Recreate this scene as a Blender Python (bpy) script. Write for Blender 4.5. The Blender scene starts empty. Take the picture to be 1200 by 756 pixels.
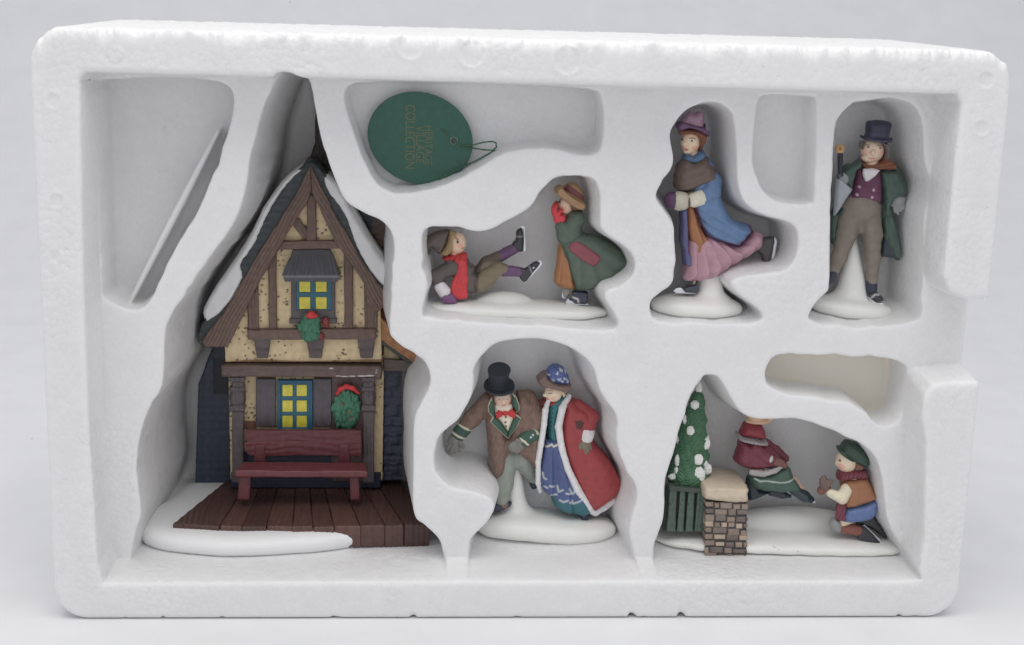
import bpy, math, random
import numpy as np
from mathutils import Matrix, Vector

# ------------------------------------------------------------------ camera and tray frame
# tray units "u": x right, y into the scene, z up, 1120 u = 0.40 m
W, H, F = 1120.0, 706.0, 1700.0
S_ = 0.40 / 1120.0
CAM = np.array([-133.1, -1664.3, 761.9])
def _rot(rx, ry, rz):
    cx, sx, cy, sy, cz, sz = np.cos(rx), np.sin(rx), np.cos(ry), np.sin(ry), np.cos(rz), np.sin(rz)
    Rx = np.array([[1, 0, 0], [0, cx, -sx], [0, sx, cx]]); Ry = np.array([[cy, 0, sy], [0, 1, 0], [-sy, 0, cy]])
    Rz = np.array([[cz, -sz, 0], [sz, cz, 0], [0, 0, 1]])
    return Rz @ Rx @ Ry
RB = _rot(.227, -.071, .028) @ np.array([[1, 0, 0], [0, 0, -1], [0, 1, 0]], float)

def _dir(px, py):
    px, py = np.broadcast_arrays(np.asarray(px, float), np.asarray(py, float))
    d = np.stack([(px - 600) / F, (py - 378) / F, np.ones_like(px)], -1)
    return d @ RB
def at(px, py, Y):
    """point of the plane y = Y that stands at a place of the photograph"""
    d = _dir(px, py); t = (Y - CAM[1]) / d[..., 1]
    return CAM + d * t[..., None]
def at_z(px, py, z):
    d = _dir(px, py); t = (z - CAM[2]) / d[..., 2]
    return CAM + d * t[..., None]
def pix(P):
    q = RB @ (np.asarray(P, float) - CAM)
    return 600 + F * q[0] / q[2], 378 + F * q[1] / q[2]

col = bpy.context.scene.collection
def lin(r, g, b):
    f = lambda c: (c / 12.92 if c <= .04045 else ((c + .055) / 1.055) ** 2.4)
    return (f(r / 255), f(g / 255), f(b / 255))

# ------------------------------------------------------------------ signed distance shapes
class S:
    def __init__(s, f, bb): s.f, s.bb = f, np.array(bb, float)      # bb = (x0,y0,d0,x1,y1,d1)
    def __or__(a, b): return U(a, b)
    def __sub__(a, b): return Cut(a, b)
def _bbu(ss):
    b = np.array([s.bb for s in ss]); return np.r_[b[:, :3].min(0), b[:, 3:].max(0)]
def smin(a, b, k):
    if k <= 0: return np.minimum(a, b)
    h = np.maximum(k - np.abs(a - b), 0) / k
    return np.minimum(a, b) - h * h * k * .25
def U(*ss, k=0.0):
    def f(x, y, d):
        v = ss[0].f(x, y, d)
        for s in ss[1:]: v = smin(v, s.f(x, y, d), k)
        return v
    return S(f, _bbu(ss))
def Cut(a, b, k=0.0): return S(lambda x, y, d: -smin(-a.f(x, y, d), b.f(x, y, d), k), a.bb)
def Both(a, b, k=0.0):
    return S(lambda x, y, d: -smin(-a.f(x, y, d), -b.f(x, y, d), k),
             np.r_[np.maximum(a.bb[:3], b.bb[:3]), np.minimum(a.bb[3:], b.bb[3:])])
def grow(a, r): return S(lambda x, y, d: a.f(x, y, d) - r, a.bb + np.array([-r] * 3 + [r] * 3))
def disp(a, g, m=1.5): return S(lambda x, y, d: a.f(x, y, d) + g(x, y, d), a.bb + np.array([-m] * 3 + [m] * 3))
def catmull(P, n=5, closed=True):
    P = np.array(P, float); N = len(P); out = []
    if not closed: P = np.vstack([2 * P[0] - P[1], P, 2 * P[-1] - P[-2]])
    for i in (range(N) if closed else range(1, N)):
        p0, p1, p2, p3 = (P[(i + j - 1) % len(P)] for j in range(4))
        for t in np.arange(n) / n:
            out.append(.5 * (2 * p1 + (p2 - p0) * t + (2 * p0 - 5 * p1 + 4 * p2 - p3) * t * t + (3 * p1 - p0 - 3 * p2 + p3) * t ** 3))
    if not closed: out.append(P[-2])
    return np.array(out)
def poly2d(P):
    P = np.array(P, float); Q = np.roll(P, -1, 0)
    def f(x, y):
        d = np.full(np.broadcast(x, y).shape, 1e18); ins = np.zeros(d.shape, bool)
        for (ax, ay), (bx, by) in zip(P, Q):
            ex, ey = bx - ax, by - ay; wx, wy = x - ax, y - ay
            t = np.clip((wx * ex + wy * ey) / (ex * ex + ey * ey + 1e-12), 0, 1)
            d = np.minimum(d, (wx - ex * t) ** 2 + (wy - ey * t) ** 2)
            c = ((ay <= y) != (by <= y)) & (x < ax + (y - ay) * ex / (ey if abs(ey) > 1e-12 else 1e-12))
            ins ^= c
        return np.where(ins, -1, 1) * np.sqrt(d)
    return f

class Crop:
    """shapes traced on one enlarged view: its pixels are the unit of every length"""
    def __init__(s, ox, oy, k): s.o, s.k = np.array([ox, oy]), float(k)
    def p(s, q): q = np.array(q, float); return np.r_[q[:2] / s.k + s.o, (q[2] / s.k if len(q) > 2 else 0)]
    def rc(s, a, ra, b, rb):
        a, b = s.p(a), s.p(b); ra, rb = ra / s.k, rb / s.k
        e = b - a; L = (e * e).sum() + 1e-9
        def f(x, y, d):
            t = np.clip(((x - a[0]) * e[0] + (y - a[1]) * e[1] + (d - a[2]) * e[2]) / L, 0, 1)
            return np.sqrt((x - a[0] - e[0] * t) ** 2 + (y - a[1] - e[1] * t) ** 2 + (d - a[2] - e[2] * t) ** 2) - ra - (rb - ra) * t
        m = max(ra, rb); return S(f, np.r_[np.minimum(a, b) - m, np.maximum(a, b) + m])
    def ch(s, pts, k=2.0):
        """chain of tapering limbs: (x,y,d,r) ..."""
        return U(*[s.rc(p[:3], p[3], q[:3], q[3]) for p, q in zip(pts[:-1], pts[1:])], k=k / s.k)
    def el(s, c, r, ang=0.0):
        c = s.p(c); r = np.array(r, float) / s.k; ca, sa = math.cos(ang), math.sin(ang); m = r.max(); mn = r.min()
        def f(x, y, d):
            X, Y = x - c[0], y - c[1]; u, v = (X * ca + Y * sa) / r[0], (-X * sa + Y * ca) / r[1]; w = (d - c[2]) / r[2]
            k0 = np.sqrt(u * u + v * v + w * w); k1 = np.sqrt((u / r[0]) ** 2 + (v / r[1]) ** 2 + (w / r[2]) ** 2) + 1e-9
            return k0 * (k0 - 1) / k1
        return S(f, np.r_[c - m, c + m])
    def poly(s, P, sm=0):
        P = np.array(P, float) / s.k + s.o
        return catmull(P, sm) if sm else P
    def infl(s, P, T, R, c=0.0, sm=4, lean=None, pw=2.0):
        """a traced outline blown up to a rounded body of half thickness T"""
        P = s.poly(P, sm); g = poly2d(P); T, R, c0 = T / s.k, R / s.k, c / s.k
        x0, y0 = P.min(0); x1, y1 = P.max(0)
        cf = (lambda x, y: c0) if lean is None else (lambda x, y: c0 + (y - lean[0]) * lean[1] + (x - lean[2]) * lean[3])
        def f(x, y, d):
            q = np.maximum(R + g(x, y), 0) / R
            return ((q ** pw + np.abs((d - cf(x, y)) / T) ** pw) ** (1 / pw) - 1) * min(R, T)
        cs = [cf(a, b) for a in (x0, x1) for b in (y0, y1)]
        return S(f, (x0, y0, min(cs) - T, x1, y1, max(cs) + T))
    def pr(s, P, d0, d1, r=0.0, sm=0, taper=0.0):
        """a traced outline cut from a board between two depths, edges rounded by r"""
        P = s.poly(P, sm); g = poly2d(P); d0, d1, r = d0 / s.k, d1 / s.k, r / s.k
        x0, y0 = P.min(0); x1, y1 = P.max(0); c, h = (d0 + d1) / 2, (d1 - d0) / 2
        def f(x, y, d):
            a = g(x, y) + r + taper * (d1 - d) * 0; b = np.abs(d - c) - h + r; a, b = np.broadcast_arrays(a, b)
            return np.minimum(np.maximum(a, b), 0) + np.sqrt(np.maximum(a, 0) ** 2 + np.maximum(b, 0) ** 2) - r
        return S(f, (x0, y0, d0, x1, y1, d1))
    def bx(s, x0, y0, x1, y1, d0, d1, r=0.0): return s.pr([(x0, y0), (x1, y0), (x1, y1), (x0, y1)], d0, d1, r)
PX = Crop(0, 0, 1)

def snets(v, xs, ys, zs):
    n = v.shape; nb = (n[0] - 1, n[1] - 1, n[2] - 1)
    ins = v < 0; P, C, Q = [], [], []
    for ax in range(3):
        a = [slice(None)] * 3; b = [slice(None)] * 3; a[ax] = slice(0, -1); b[ax] = slice(1, None)
        idx = np.array(np.nonzero(ins[tuple(a)] != ins[tuple(b)]))
        i2 = idx.copy(); i2[ax] += 1
        va, vb = v[tuple(idx)].astype(float), v[tuple(i2)].astype(float)
        pos = idx.astype(float); pos[ax] += va / (va - vb)
        o1, o2 = [(1, 2), (2, 0), (0, 1)][ax]
        ok = (idx[o1] > 0) & (idx[o2] > 0) & (idx[o1] < n[o1] - 1) & (idx[o2] < n[o2] - 1)
        idx, pos, s = idx[:, ok], pos[:, ok], va[ok] < 0
        cells = []
        for da, db in ((-1, -1), (0, -1), (0, 0), (-1, 0)):
            c = idx.copy(); c[o1] += da; c[o2] += db
            cid = np.ravel_multi_index(c, nb); cells.append(cid); P.append(pos); C.append(cid)
        q = np.stack(cells, 1); q[~s] = q[~s][:, ::-1]; Q.append(q)
    P = np.concatenate(P, 1); C = np.concatenate(C); Q = np.concatenate(Q, 0)
    ids, inv = np.unique(C, return_inverse=True); cnt = np.bincount(inv)
    V = np.stack([np.bincount(inv, P[i]) / cnt for i in range(3)], 1)
    V = np.stack([np.interp(V[:, i], np.arange(n[i]), g) for i, g in enumerate((xs, ys, zs))], 1)
    return V, np.searchsorted(ids, Q)

def raw_mesh(name, V, Q, m, parent=None, smooth=True, loc=None):
    """V in tray units -> one mesh object in metres, origin at its parent or at loc"""
    me = bpy.data.meshes.new(name); o = bpy.data.objects.new(name, me); col.objects.link(o)
    base = np.zeros(3)
    if parent is not None:
        o.parent = parent; p = parent
        while p: base = base + np.array(p.location); p = p.parent
    if loc is not None: o.location = Vector(np.array(loc) * S_ - base); base = np.array(loc) * S_
    V = np.asarray(V, float) * S_ - base
    me.vertices.add(len(V)); me.vertices.foreach_set('co', V.astype(np.float32).ravel())
    if isinstance(Q, np.ndarray):
        k = Q.shape[1]; me.loops.add(Q.size); me.loops.foreach_set('vertex_index', Q.astype(np.int32).ravel())
        me.polygons.add(len(Q)); me.polygons.foreach_set('loop_start', np.arange(0, Q.size, k, dtype=np.int32))
    else:
        me.from_pydata([tuple(v) for v in V], [], Q) if False else None
        lp = [i for q in Q for i in q]; st = np.cumsum([0] + [len(q) for q in Q][:-1])
        me.loops.add(len(lp)); me.loops.foreach_set('vertex_index', lp)
        me.polygons.add(len(Q)); me.polygons.foreach_set('loop_start', st.astype(np.int32))
    me.update(calc_edges=True); me.validate()
    me.polygons.foreach_set('use_smooth', [smooth] * len(me.polygons))
    for q in (m if isinstance(m, (list, tuple)) else [m]): me.materials.append(q)
    return o

def vn(x, y, d, s=1.0, seed=0.0):
    """cheap smooth noise, about -1..1"""
    return (np.sin(x * 1.7 * s + 1.3 * np.sin(y * 1.1 * s + seed)) + np.sin(y * 1.9 * s + 1.7 * np.sin(d * 1.3 * s + seed * 2))
            + np.sin(d * 1.5 * s + 1.1 * np.sin(x * 1.4 * s + seed * 3))) / 3

DEF_PLANE = [150.0]
def part(name, shape, color, parent, vox=.6, paint=(), m=None, plane=None, soft=None, jitter=0.0):
    """mesh a shape (photo pixels, depth) standing on the plane y = plane of the tray, paint it"""
    Y0 = DEF_PLANE[0] if plane is None else plane
    bb = shape.bb; g = [np.arange(bb[i] - 2 * vox, bb[i + 3] + 3 * vox, vox) for i in range(3)]
    v = shape.f(g[0][:, None, None], g[1][None, :, None], g[2][None, None, :]).astype(np.float32)
    v = np.array(np.broadcast_to(v, tuple(len(q) for q in g)))
    v[0], v[-1] = np.maximum(v[0], .01), np.maximum(v[-1], .01)
    v[:, 0], v[:, -1] = np.maximum(v[:, 0], .01), np.maximum(v[:, -1], .01)
    v[:, :, 0], v[:, :, -1] = np.maximum(v[:, :, 0], .01), np.maximum(v[:, :, -1], .01)
    L, Q = snets(v, *g)
    if len(L) == 0: print('EMPTY', name); return None
    k = (Y0 - CAM[1]) / F
    Wd = at(L[:, 0], L[:, 1], Y0); Wd[:, 1] += L[:, 2] * k
    o = raw_mesh(name, Wd, Q[:, ::1], m or M['paint'], parent)
    c = np.tile(np.array(alb(*color)), (len(L), 1)); sw = soft or vox * .9
    x, y, d = L.T
    for reg, cc in paint:
        w = np.clip(.5 - reg.f(x, y, d) / (2 * sw), 0, 1)[:, None]
        c = c * (1 - w) + np.array(alb(*cc)) * w
    if jitter: c = c * (1 + jitter * vn(x, y, d, .35, len(name))[:, None])
    a = o.data.color_attributes.new('paint', 'FLOAT_COLOR', 'POINT')
    a.data.foreach_set('color', np.c_[np.clip(c, 0, 1), np.ones(len(c))].astype(np.float32).ravel())
    return o

def alb(*c):
    """paint albedo from a colour seen in dim light"""
    a = np.array(lin(*c)); g = a.mean(); return np.minimum((a * .9 + g * .1) * 1.28 + .004, .86)
def thing(name, label, cat, loc, group=None):
    o = bpy.data.objects.new(name, None); col.objects.link(o); o.empty_display_size = .01
    o.location = Vector(np.array(loc) * S_); o['label'] = label; o['category'] = cat
    if group: o['group'] = group
    return o
def sub(name, parent, label=None):
    o = bpy.data.objects.new(name, None); col.objects.link(o); o.parent = parent
    if label: o['label'] = label
    return o

# ------------------------------------------------------------------ materials
M = {}
def newmat(name):
    m = bpy.data.materials.new(name); m.use_nodes = True; nt = m.node_tree
    return m, nt, nt.nodes['Principled BSDF']
def N(nt, t, **kw):
    n = nt.nodes.new(t)
    for k, v in kw.items():
        if k in n.inputs: n.inputs[k].default_value = v
        else: setattr(n, k, v)
    return n
def bump(nt, b, src, strength, dist, prev=None):
    n = N(nt, 'ShaderNodeBump', Strength=strength, Distance=dist); nt.links.new(src, n.inputs['Height'])
    if prev: nt.links.new(prev, n.inputs['Normal'])
    nt.links.new(n.outputs[0], b.inputs['Normal']); return n.outputs[0]
def paint_mat(name, rough=.5, metal=0.0, var=.2, sss=0.0, spec=.35, bstr=.15):
    m, nt, b = newmat(name); tc = N(nt, 'ShaderNodeTexCoord')
    a = N(nt, 'ShaderNodeVertexColor', layer_name='paint')
    n = N(nt, 'ShaderNodeTexNoise', Scale=300.0, Detail=7.0); nt.links.new(tc.outputs['Object'], n.inputs['Vector'])
    r = N(nt, 'ShaderNodeMapRange'); r.inputs['To Min'].default_value = 1 - var; r.inputs['To Max'].default_value = 1 + var
    nt.links.new(n.outputs['Fac'], r.inputs['Value'])
    x = N(nt, 'ShaderNodeVectorMath', operation='SCALE'); nt.links.new(a.outputs['Color'], x.inputs[0]); nt.links.new(r.outputs[0], x.inputs['Scale'])
    nt.links.new(x.outputs[0], b.inputs['Base Color'])
    b.inputs['Roughness'].default_value = rough; b.inputs['Metallic'].default_value = metal; b.inputs['Specular IOR Level'].default_value = spec
    if sss:
        b.inputs['Subsurface Weight'].default_value = sss; b.inputs['Subsurface Radius'].default_value = (.003, .0028, .0025); b.inputs['Subsurface Scale'].default_value = 1.0
    n2 = N(nt, 'ShaderNodeTexNoise', Scale=1600.0, Detail=3.0); nt.links.new(tc.outputs['Object'], n2.inputs['Vector'])
    bump(nt, b, n2.outputs['Fac'], bstr, .0003)
    return m
M['paint'] = paint_mat('matte_painted_porcelain', .44, spec=.45)
M['skin'] = paint_mat('painted_skin', .4, spec=.45, var=.05, bstr=.05)
M['gloss'] = paint_mat('glossy_paint', .22, spec=.6, var=.06, bstr=.05)
M['metal'] = paint_mat('silver_paint', .3, metal=.85, var=.08)
M['snow'] = paint_mat('white_bisque', .42, var=.025, spec=.3, bstr=.04)
M['wood'] = paint_mat('painted_wood', .36, spec=.45, var=.3, bstr=.3)
# ------------------------------------------------------------------ the foam tray
def foam_material():
    m, nt, b = newmat('white_polystyrene_foam'); tc = N(nt, 'ShaderNodeTexCoord'); ob = tc.outputs['Object']
    def ramp(src, a, b_, c, d):
        r = N(nt, 'ShaderNodeMapRange'); r.inputs['From Min'].default_value, r.inputs['From Max'].default_value = a, b_
        r.inputs['To Min'].default_value, r.inputs['To Max'].default_value = c, d; nt.links.new(src, r.inputs['Value']); return r.outputs[0]
    def math2(op, x, y):
        q = N(nt, 'ShaderNodeMath', operation=op)
        for k, v in enumerate((x, y)):
            if isinstance(v, (int, float)): q.inputs[k].default_value = v
            else: nt.links.new(v, q.inputs[k])
        return q.outputs[0]
    def tex(t, out, **kw):
        q = N(nt, t, **kw); nt.links.new(ob, q.inputs['Vector']); return q.outputs[out]
    bead = tex('ShaderNodeTexVoronoi', 'Distance', Scale=420.0)            # packed beads
    edge = tex('ShaderNodeTexVoronoi', 'Distance', Scale=420.0, feature='DISTANCE_TO_EDGE')
    cell = tex('ShaderNodeTexVoronoi', 'Color', Scale=420.0)
    patch = ramp(tex('ShaderNodeTexNoise', 'Fac', Scale=16.0, Detail=4.0), .45, .68, .22, 1.0)
    vent = ramp(tex('ShaderNodeTexVoronoi', 'Distance', Scale=30.0), .13, .19, 1.0, 0.0)      # round steam vent marks
    mask = math2('MAXIMUM', patch, vent)
    dome = math2('SUBTRACT', 1.0, math2('MULTIPLY', bead, bead))
    p = bump(nt, b, math2('MULTIPLY', dome, mask), .42, .0010)
    n3 = tex('ShaderNodeTexNoise', 'Fac', Scale=60.0, Detail=7.0, Roughness=.62)
    p = bump(nt, b, n3, .16, .0022, p)
    pit = ramp(tex('ShaderNodeTexVoronoi', 'Distance', Scale=130.0), .06, .13, 0.0, 1.0)     # small nicks
    bump(nt, b, pit, .35, .0006, p)
    seam = ramp(edge, 0.0, .06, .965, 1.0)
    sep = N(nt, 'ShaderNodeSeparateColor'); nt.links.new(cell, sep.inputs[0])
    tone = math2('MULTIPLY', math2('MULTIPLY', seam, ramp(sep.outputs[0], 0, 1, .985, 1.01)), ramp(n3, .3, .7, .79, .825))
    cc = N(nt, 'ShaderNodeCombineColor')
    for i, k in enumerate((1.0, .995, .995)): nt.links.new(math2('MULTIPLY', tone, k), cc.inputs[i])
    nt.links.new(cc.outputs[0], b.inputs['Base Color'])
    b.inputs['Subsurface Weight'].default_value = .4; b.inputs['Subsurface Radius'].default_value = (1, .97, .93); b.inputs['Subsurface Scale'].default_value = .007
    nt.links.new(ramp(sep.outputs[1], 0, 1, .35, .7), b.inputs['Roughness']); b.inputs['Specular IOR Level'].default_value = .4
    return m
M['foam'] = foam_material()
def glow_tint_material():  # warm light through thin foam, painted as a cream floor colour
    m, nt, b = newmat('cream_foam_glow_tint'); tc = N(nt, 'ShaderNodeTexCoord')
    n = N(nt, 'ShaderNodeTexNoise', Scale=40.0, Detail=3.0); nt.links.new(tc.outputs['Object'], n.inputs['Vector'])
    mx = N(nt, 'ShaderNodeMix', data_type='RGBA'); mx.inputs['A'].default_value = (.80, .75, .65, 1); mx.inputs['B'].default_value = (.85, .81, .72, 1)
    nt.links.new(n.outputs['Fac'], mx.inputs['Factor']); nt.links.new(mx.outputs['Result'], b.inputs['Base Color']); b.inputs['Roughness'].default_value = .7
    return m
M['card'] = glow_tint_material()  # pocket floor tint with the foam's glow in its colour, no real card

REC = 62.0           # depth of the recessed face
TD = 350.0           # depth of the tray
def tp(P, Y, sm=0):
    P = at(np.array(P, float)[:, 0], np.array(P, float)[:, 1], Y)[:, [0, 2]]
    return catmull(P, sm) if sm else P
PK = {  # outline of every pocket as it opens in the recessed face; depth, draft
 'empty_left': ([(113, 95), (170, 91), (220, 91), (255, 96), (270, 103), (274, 118), (270, 144), (259, 179), (246, 214), (233, 245), (207, 289), (194, 315), (177, 350), (163, 363), (147, 362), (130, 354), (120, 342), (118, 300), (112, 110)], 66, .06),
 'house': ([(325, 90), (332, 81), (350, 83), (361, 91), (368, 116), (374, 145), (383, 183), (392, 208), (405, 235), (426, 249), (447, 259), (459, 273), (462, 290), (459, 340), (457, 387), (460, 396), (470, 405), (485, 414), (497, 423), (503, 436), (504, 450), (496, 471), (486, 490), (484.5, 547), (485, 600), (496, 614), (506, 623), (515, 633), (519, 645), (522, 668), (523, 760), (150, 760), (152, 668), (158, 625), (165, 600), (160, 555), (162, 522), (173, 480), (190, 452), (193, 395), (199, 372), (224, 332), (246, 301), (268, 271), (281, 245), (289, 214), (294, 179), (303, 144), (314, 112)], 272, .075),
 'tag': ([(425, 96), (413, 98), (405, 105), (404, 122), (413, 152), (425, 186), (438, 211), (451, 222), (472, 227), (506, 222), (540, 209), (569, 193), (590, 180), (620, 174), (654, 177), (679, 182), (696, 181), (705.5, 171), (708, 143), (705, 116), (692, 104), (612, 99), (527, 96), (463, 95)], 52, .08),
 'falling': ([(505, 266), (495, 275), (495, 308), (501, 334), (496, 352), (495, 367), (505, 373), (565, 378), (641, 383), (691, 387), (716, 387.5), (724, 382), (720, 366), (709, 351), (713, 341), (731, 333), (744, 318), (742.5, 300), (731, 288), (706, 270), (703.6, 257), (703.6, 230), (698, 212), (686, 206), (668, 206), (651, 209), (641, 215), (631, 228), (621, 243), (600, 255), (575, 268), (558, 271), (535, 266)], 100, .13),
 'lady': ([(819, 122), (841, 120), (855, 129), (861, 144), (864, 186), (866, 219), (876, 240), (898, 252.5), (926, 261), (935.5, 275), (934, 298), (922, 316), (899, 322), (876, 323), (857, 331), (866, 344), (882, 356), (893, 367), (893, 376), (875, 380), (819, 379), (772, 377), (763, 370), (763, 355), (772, 344), (786, 334), (791, 314), (789.6, 270), (783.6, 255), (770, 235), (772, 219), (785.6, 199), (789, 183), (785, 159), (791.6, 144), (803.5, 130)], 100, .13),
 'empty_top': ([(889, 116), (899, 111), (925, 111), (954, 114), (957, 124), (955, 231), (951, 238), (938, 240), (914, 237), (897, 227), (887, 208), (882, 187), (885, 140)], 42, .10),
 'man': ([(994, 126), (1018, 117), (1041, 115), (1065, 120), (1077, 131), (1083, 152), (1085, 191), (1092, 214), (1090, 232), (1084, 255), (1083, 316), (1081, 350), (1081, 366), (1072, 377), (1029, 384), (976, 382.5), (950, 376), (949, 367), (958, 353), (968.6, 343), (972, 331), (973, 263), (974, 220), (976, 191), (979, 152), (983, 138)], 100, .13),
 'couple': ([(555, 432), (567, 413), (585, 401), (622, 396.6), (655, 402), (681.5, 415), (696, 432), (703, 458), (722, 487), (725, 517), (731, 543), (744, 565), (747, 584), (740, 608), (738, 624), (741, 640), (744, 654), (744, 668), (745, 760), (548, 760), (548.5, 668), (549, 654), (550, 636), (555, 628), (567, 616), (578, 600), (578, 591), (573, 584), (557, 577.5), (530, 572), (517, 562), (509, 547), (509, 527), (515, 510), (537, 491), (551, 466), (554, 447)], 112, .15),
 'empty_low': ([(899, 430), (907, 419), (925, 415), (981, 417), (1036, 420), (1057, 426), (1064, 437), (1060, 474), (1052, 494), (1034, 500), (1018, 490), (999, 474), (962, 467), (925, 463), (903, 453), (898, 442)], 66, .06),
 'children': ([(820, 448), (826, 440), (838, 438.5), (847, 448), (855, 463), (866, 480), (877, 488), (903, 491), (925, 490), (947, 494), (977, 505), (1007, 519), (1025, 535), (1034, 556), (1037, 585), (1042, 614), (1053, 634), (1060, 650), (1062, 668), (1063, 760), (765, 760), (766, 668), (766, 641), (773, 622), (778, 600), (779, 567), (784, 548), (795, 507), (807, 470), (816, 453)], 112, .13),
}
FLOOR_Z = at(600., 680., 0.)[2]
def build_tray():
    xs = np.arange(-W / 2 - 12, W / 2 + 13, 2.0); zs = np.arange(-8, H + 16, 2.0)
    ys = np.r_[-8, np.arange(-4, 16, 2.), np.arange(16, 52, 6.), np.arange(52, 76, 2.), np.arange(76, 186, 6.), np.arange(186, TD - 8, 14.), TD - 6, TD - 2, TD, TD + 4, TD + 8]
    X, Y, Z = xs[:, None, None], ys[None, :, None], zs[None, None, :]
    x2, z2 = xs[:, None], zs[None, :]
    # outer block, corners rounded, top edge ragged where the foam has torn
    r = 40.0
    qx = np.abs(x2) - W / 2 + r; qz = np.abs(z2 - H / 2) - H / 2 + r
    o2 = np.minimum(np.maximum(qx, qz), 0) + np.hypot(np.maximum(qx, 0), np.maximum(qz, 0)) - r
    rng = np.random.default_rng(3)
    def n1(x, seed, sc):
        g = np.random.default_rng(seed).normal(size=4000); t = x / sc + 1500; i = np.floor(t).astype(int); f = t - i; f = f * f * (3 - 2 * f)
        return g[i] * (1 - f) + g[i + 1] * f
    o3 = o2[:, None, :] + np.zeros((1, len(ys), 1))
    near_top = np.clip((Z - H + 60) / 50, 0, 1); front = np.exp(-np.abs(Y) / 10)
    o3 = o3 + near_top * (.7 * n1(X, 5, 2.5) + .5 * n1(X, 6, 9) + .8 * np.maximum(n1(X + 3 * Y, 7, 4), 0)) * (.35 + .65 * front)
    near_bot = np.clip((18 - Z) / 12, 0, 1)
    chip = np.maximum(n1(X, 11, 9) + .7 * n1(X, 12, 21) - 1.25, 0)
    o3 = o3 + near_bot * front * chip * 6
    b = np.maximum(-Y, Y - TD) + np.zeros((1, 1, 1))
    kk = 7 + near_top * (6 + 4 * n1(X, 21, 3) + 4 * n1(X, 22, 8)) * np.clip(1 - Y / 40, 0, 1)
    kk = np.maximum(kk, 2)
    hh = np.maximum(kk - np.abs(o3 - b), 0) / kk
    v = (np.maximum(o3, b) + hh * hh * kk * .25).astype(np.float32)
    def cut(sd, k=4.0):
        nonlocal v
        a = -sd.astype(np.float32); h = np.maximum(k - np.abs(v - a), 0) / k
        v = np.maximum(v, a) + h * h * k * .25
    # the recess inside the rim, and the finger notch in the right side
    rim = tp([(93, 92), (97, 320), (104, 500), (114, 660), (120, 684), (600, 681), (1060, 681), (1078, 672), (1084, 630), (1086, 520), (1078, 472), (1094, 451), (1120, 448), (1260, 448), (1260, 351), (1133, 351), (1114, 342), (1107, 325), (1121, 180), (1128, 122), (1122, 110), (1000, 107), (600, 97), (200, 87), (100, 84)], 0)
    rim2 = poly2d(rim)(x2, z2)[:, None, :]
    cut(np.maximum(rim2 + .10 * Y, Y - REC), 6.0)
    # torn notch in the rim above the roof
    nt = poly2d(tp([(318, 98), (330, 80), (350, 82), (363, 100)], 40))(x2, z2)[:, None, :]
    cut(np.maximum(np.maximum(nt, 14 - Y), Y - REC - 4), 4.0)
    # round ejector pin marks pressed into the rim
    for px, py, rr_ in ((481, 54, 15), (553, 63, 15), (665, 71, 16), (1156, 94, 10), (1151, 150, 9), (62, 118, 9), (66, 235, 9), (1140, 560, 9), (64, 300, 8)):
        c_ = tp([(px, py)], 0)[0]; q_ = np.hypot(x2 - c_[0], z2 - c_[1])
        h_ = 1.3 * np.exp(-((q_ - rr_) / 1.8) ** 2) - .7 * (q_ < rr_)
        v = v - (h_[:, None, :] * np.clip(1 - np.abs(Y) / 8, 0, 1)).astype(np.float32)
    lab = np.zeros((len(xs), len(zs)), np.int8)
    for name, (P, dep, dr) in PK.items():
        p = tp(P, REC, 3); s2 = poly2d(p)(x2, z2)
        if name in ('house', 'couple', 'children'):     # these stand on the floor of the rim
            s2 = np.maximum(s2, FLOOR_Z - 3 - z2)
        wob = .7 * n1(xs, 31, 11)[:, None] * n1(zs, 32, 13)[None, :]
        s3 = (s2 + wob)[:, None, :] + dr * np.maximum(Y - REC, 0)
        if name in ('house', 'couple', 'children'):
            s3 = np.maximum(s2[:, None, :], np.maximum(s3, FLOOR_Z + .012 * (Y - REC) - Z))
        end = REC + dep
        cut(np.maximum(s3, Y - end), 2.6)
        if name == 'empty_low': lab[s2 < 6] = 1
    # a thin rib standing in the empty pocket on the left
    a, c = tp([(258, 152), (155, 352)], 110); e = c - a
    t = np.clip(((x2 - a[0]) * e[0] + (z2 - a[1]) * e[1]) / (e @ e), 0, 1)
    rb = np.hypot(x2 - a[0] - e[0] * t, z2 - a[1] - e[1] * t) - 2 - 8 * t * (1 - t)
    v = np.minimum(v, np.maximum(rb[:, None, :], np.maximum(84 - Y, Y - 170)).astype(np.float32))
    V, Q = snets(v, xs, ys, zs)
    o = raw_mesh('foam_tray', V, Q, [M['foam'], M['card']], None, True, (0, 0, 0))
    me = o.data; c = V[Q].mean(1)
    ix = np.clip(np.round((c[:, 0] - xs[0]) / 2).astype(int), 0, len(xs) - 1); iz = np.clip(np.round((c[:, 2] - zs[0]) / 2).astype(int), 0, len(zs) - 1)
    mi = ((lab[ix, iz] == 1) & (c[:, 1] > REC + 56) & (c[:, 1] < REC + 76)).astype(np.int32)  # floor of the low empty pocket takes the painted glow
    if len(mi) == len(me.polygons): me.polygons.foreach_set('material_index', mi)
    o['label'] = 'white polystyrene foam packing tray with shaped hollows holding all the porcelain pieces'; o['category'] = 'foam tray'
    return o
build_tray()
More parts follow.
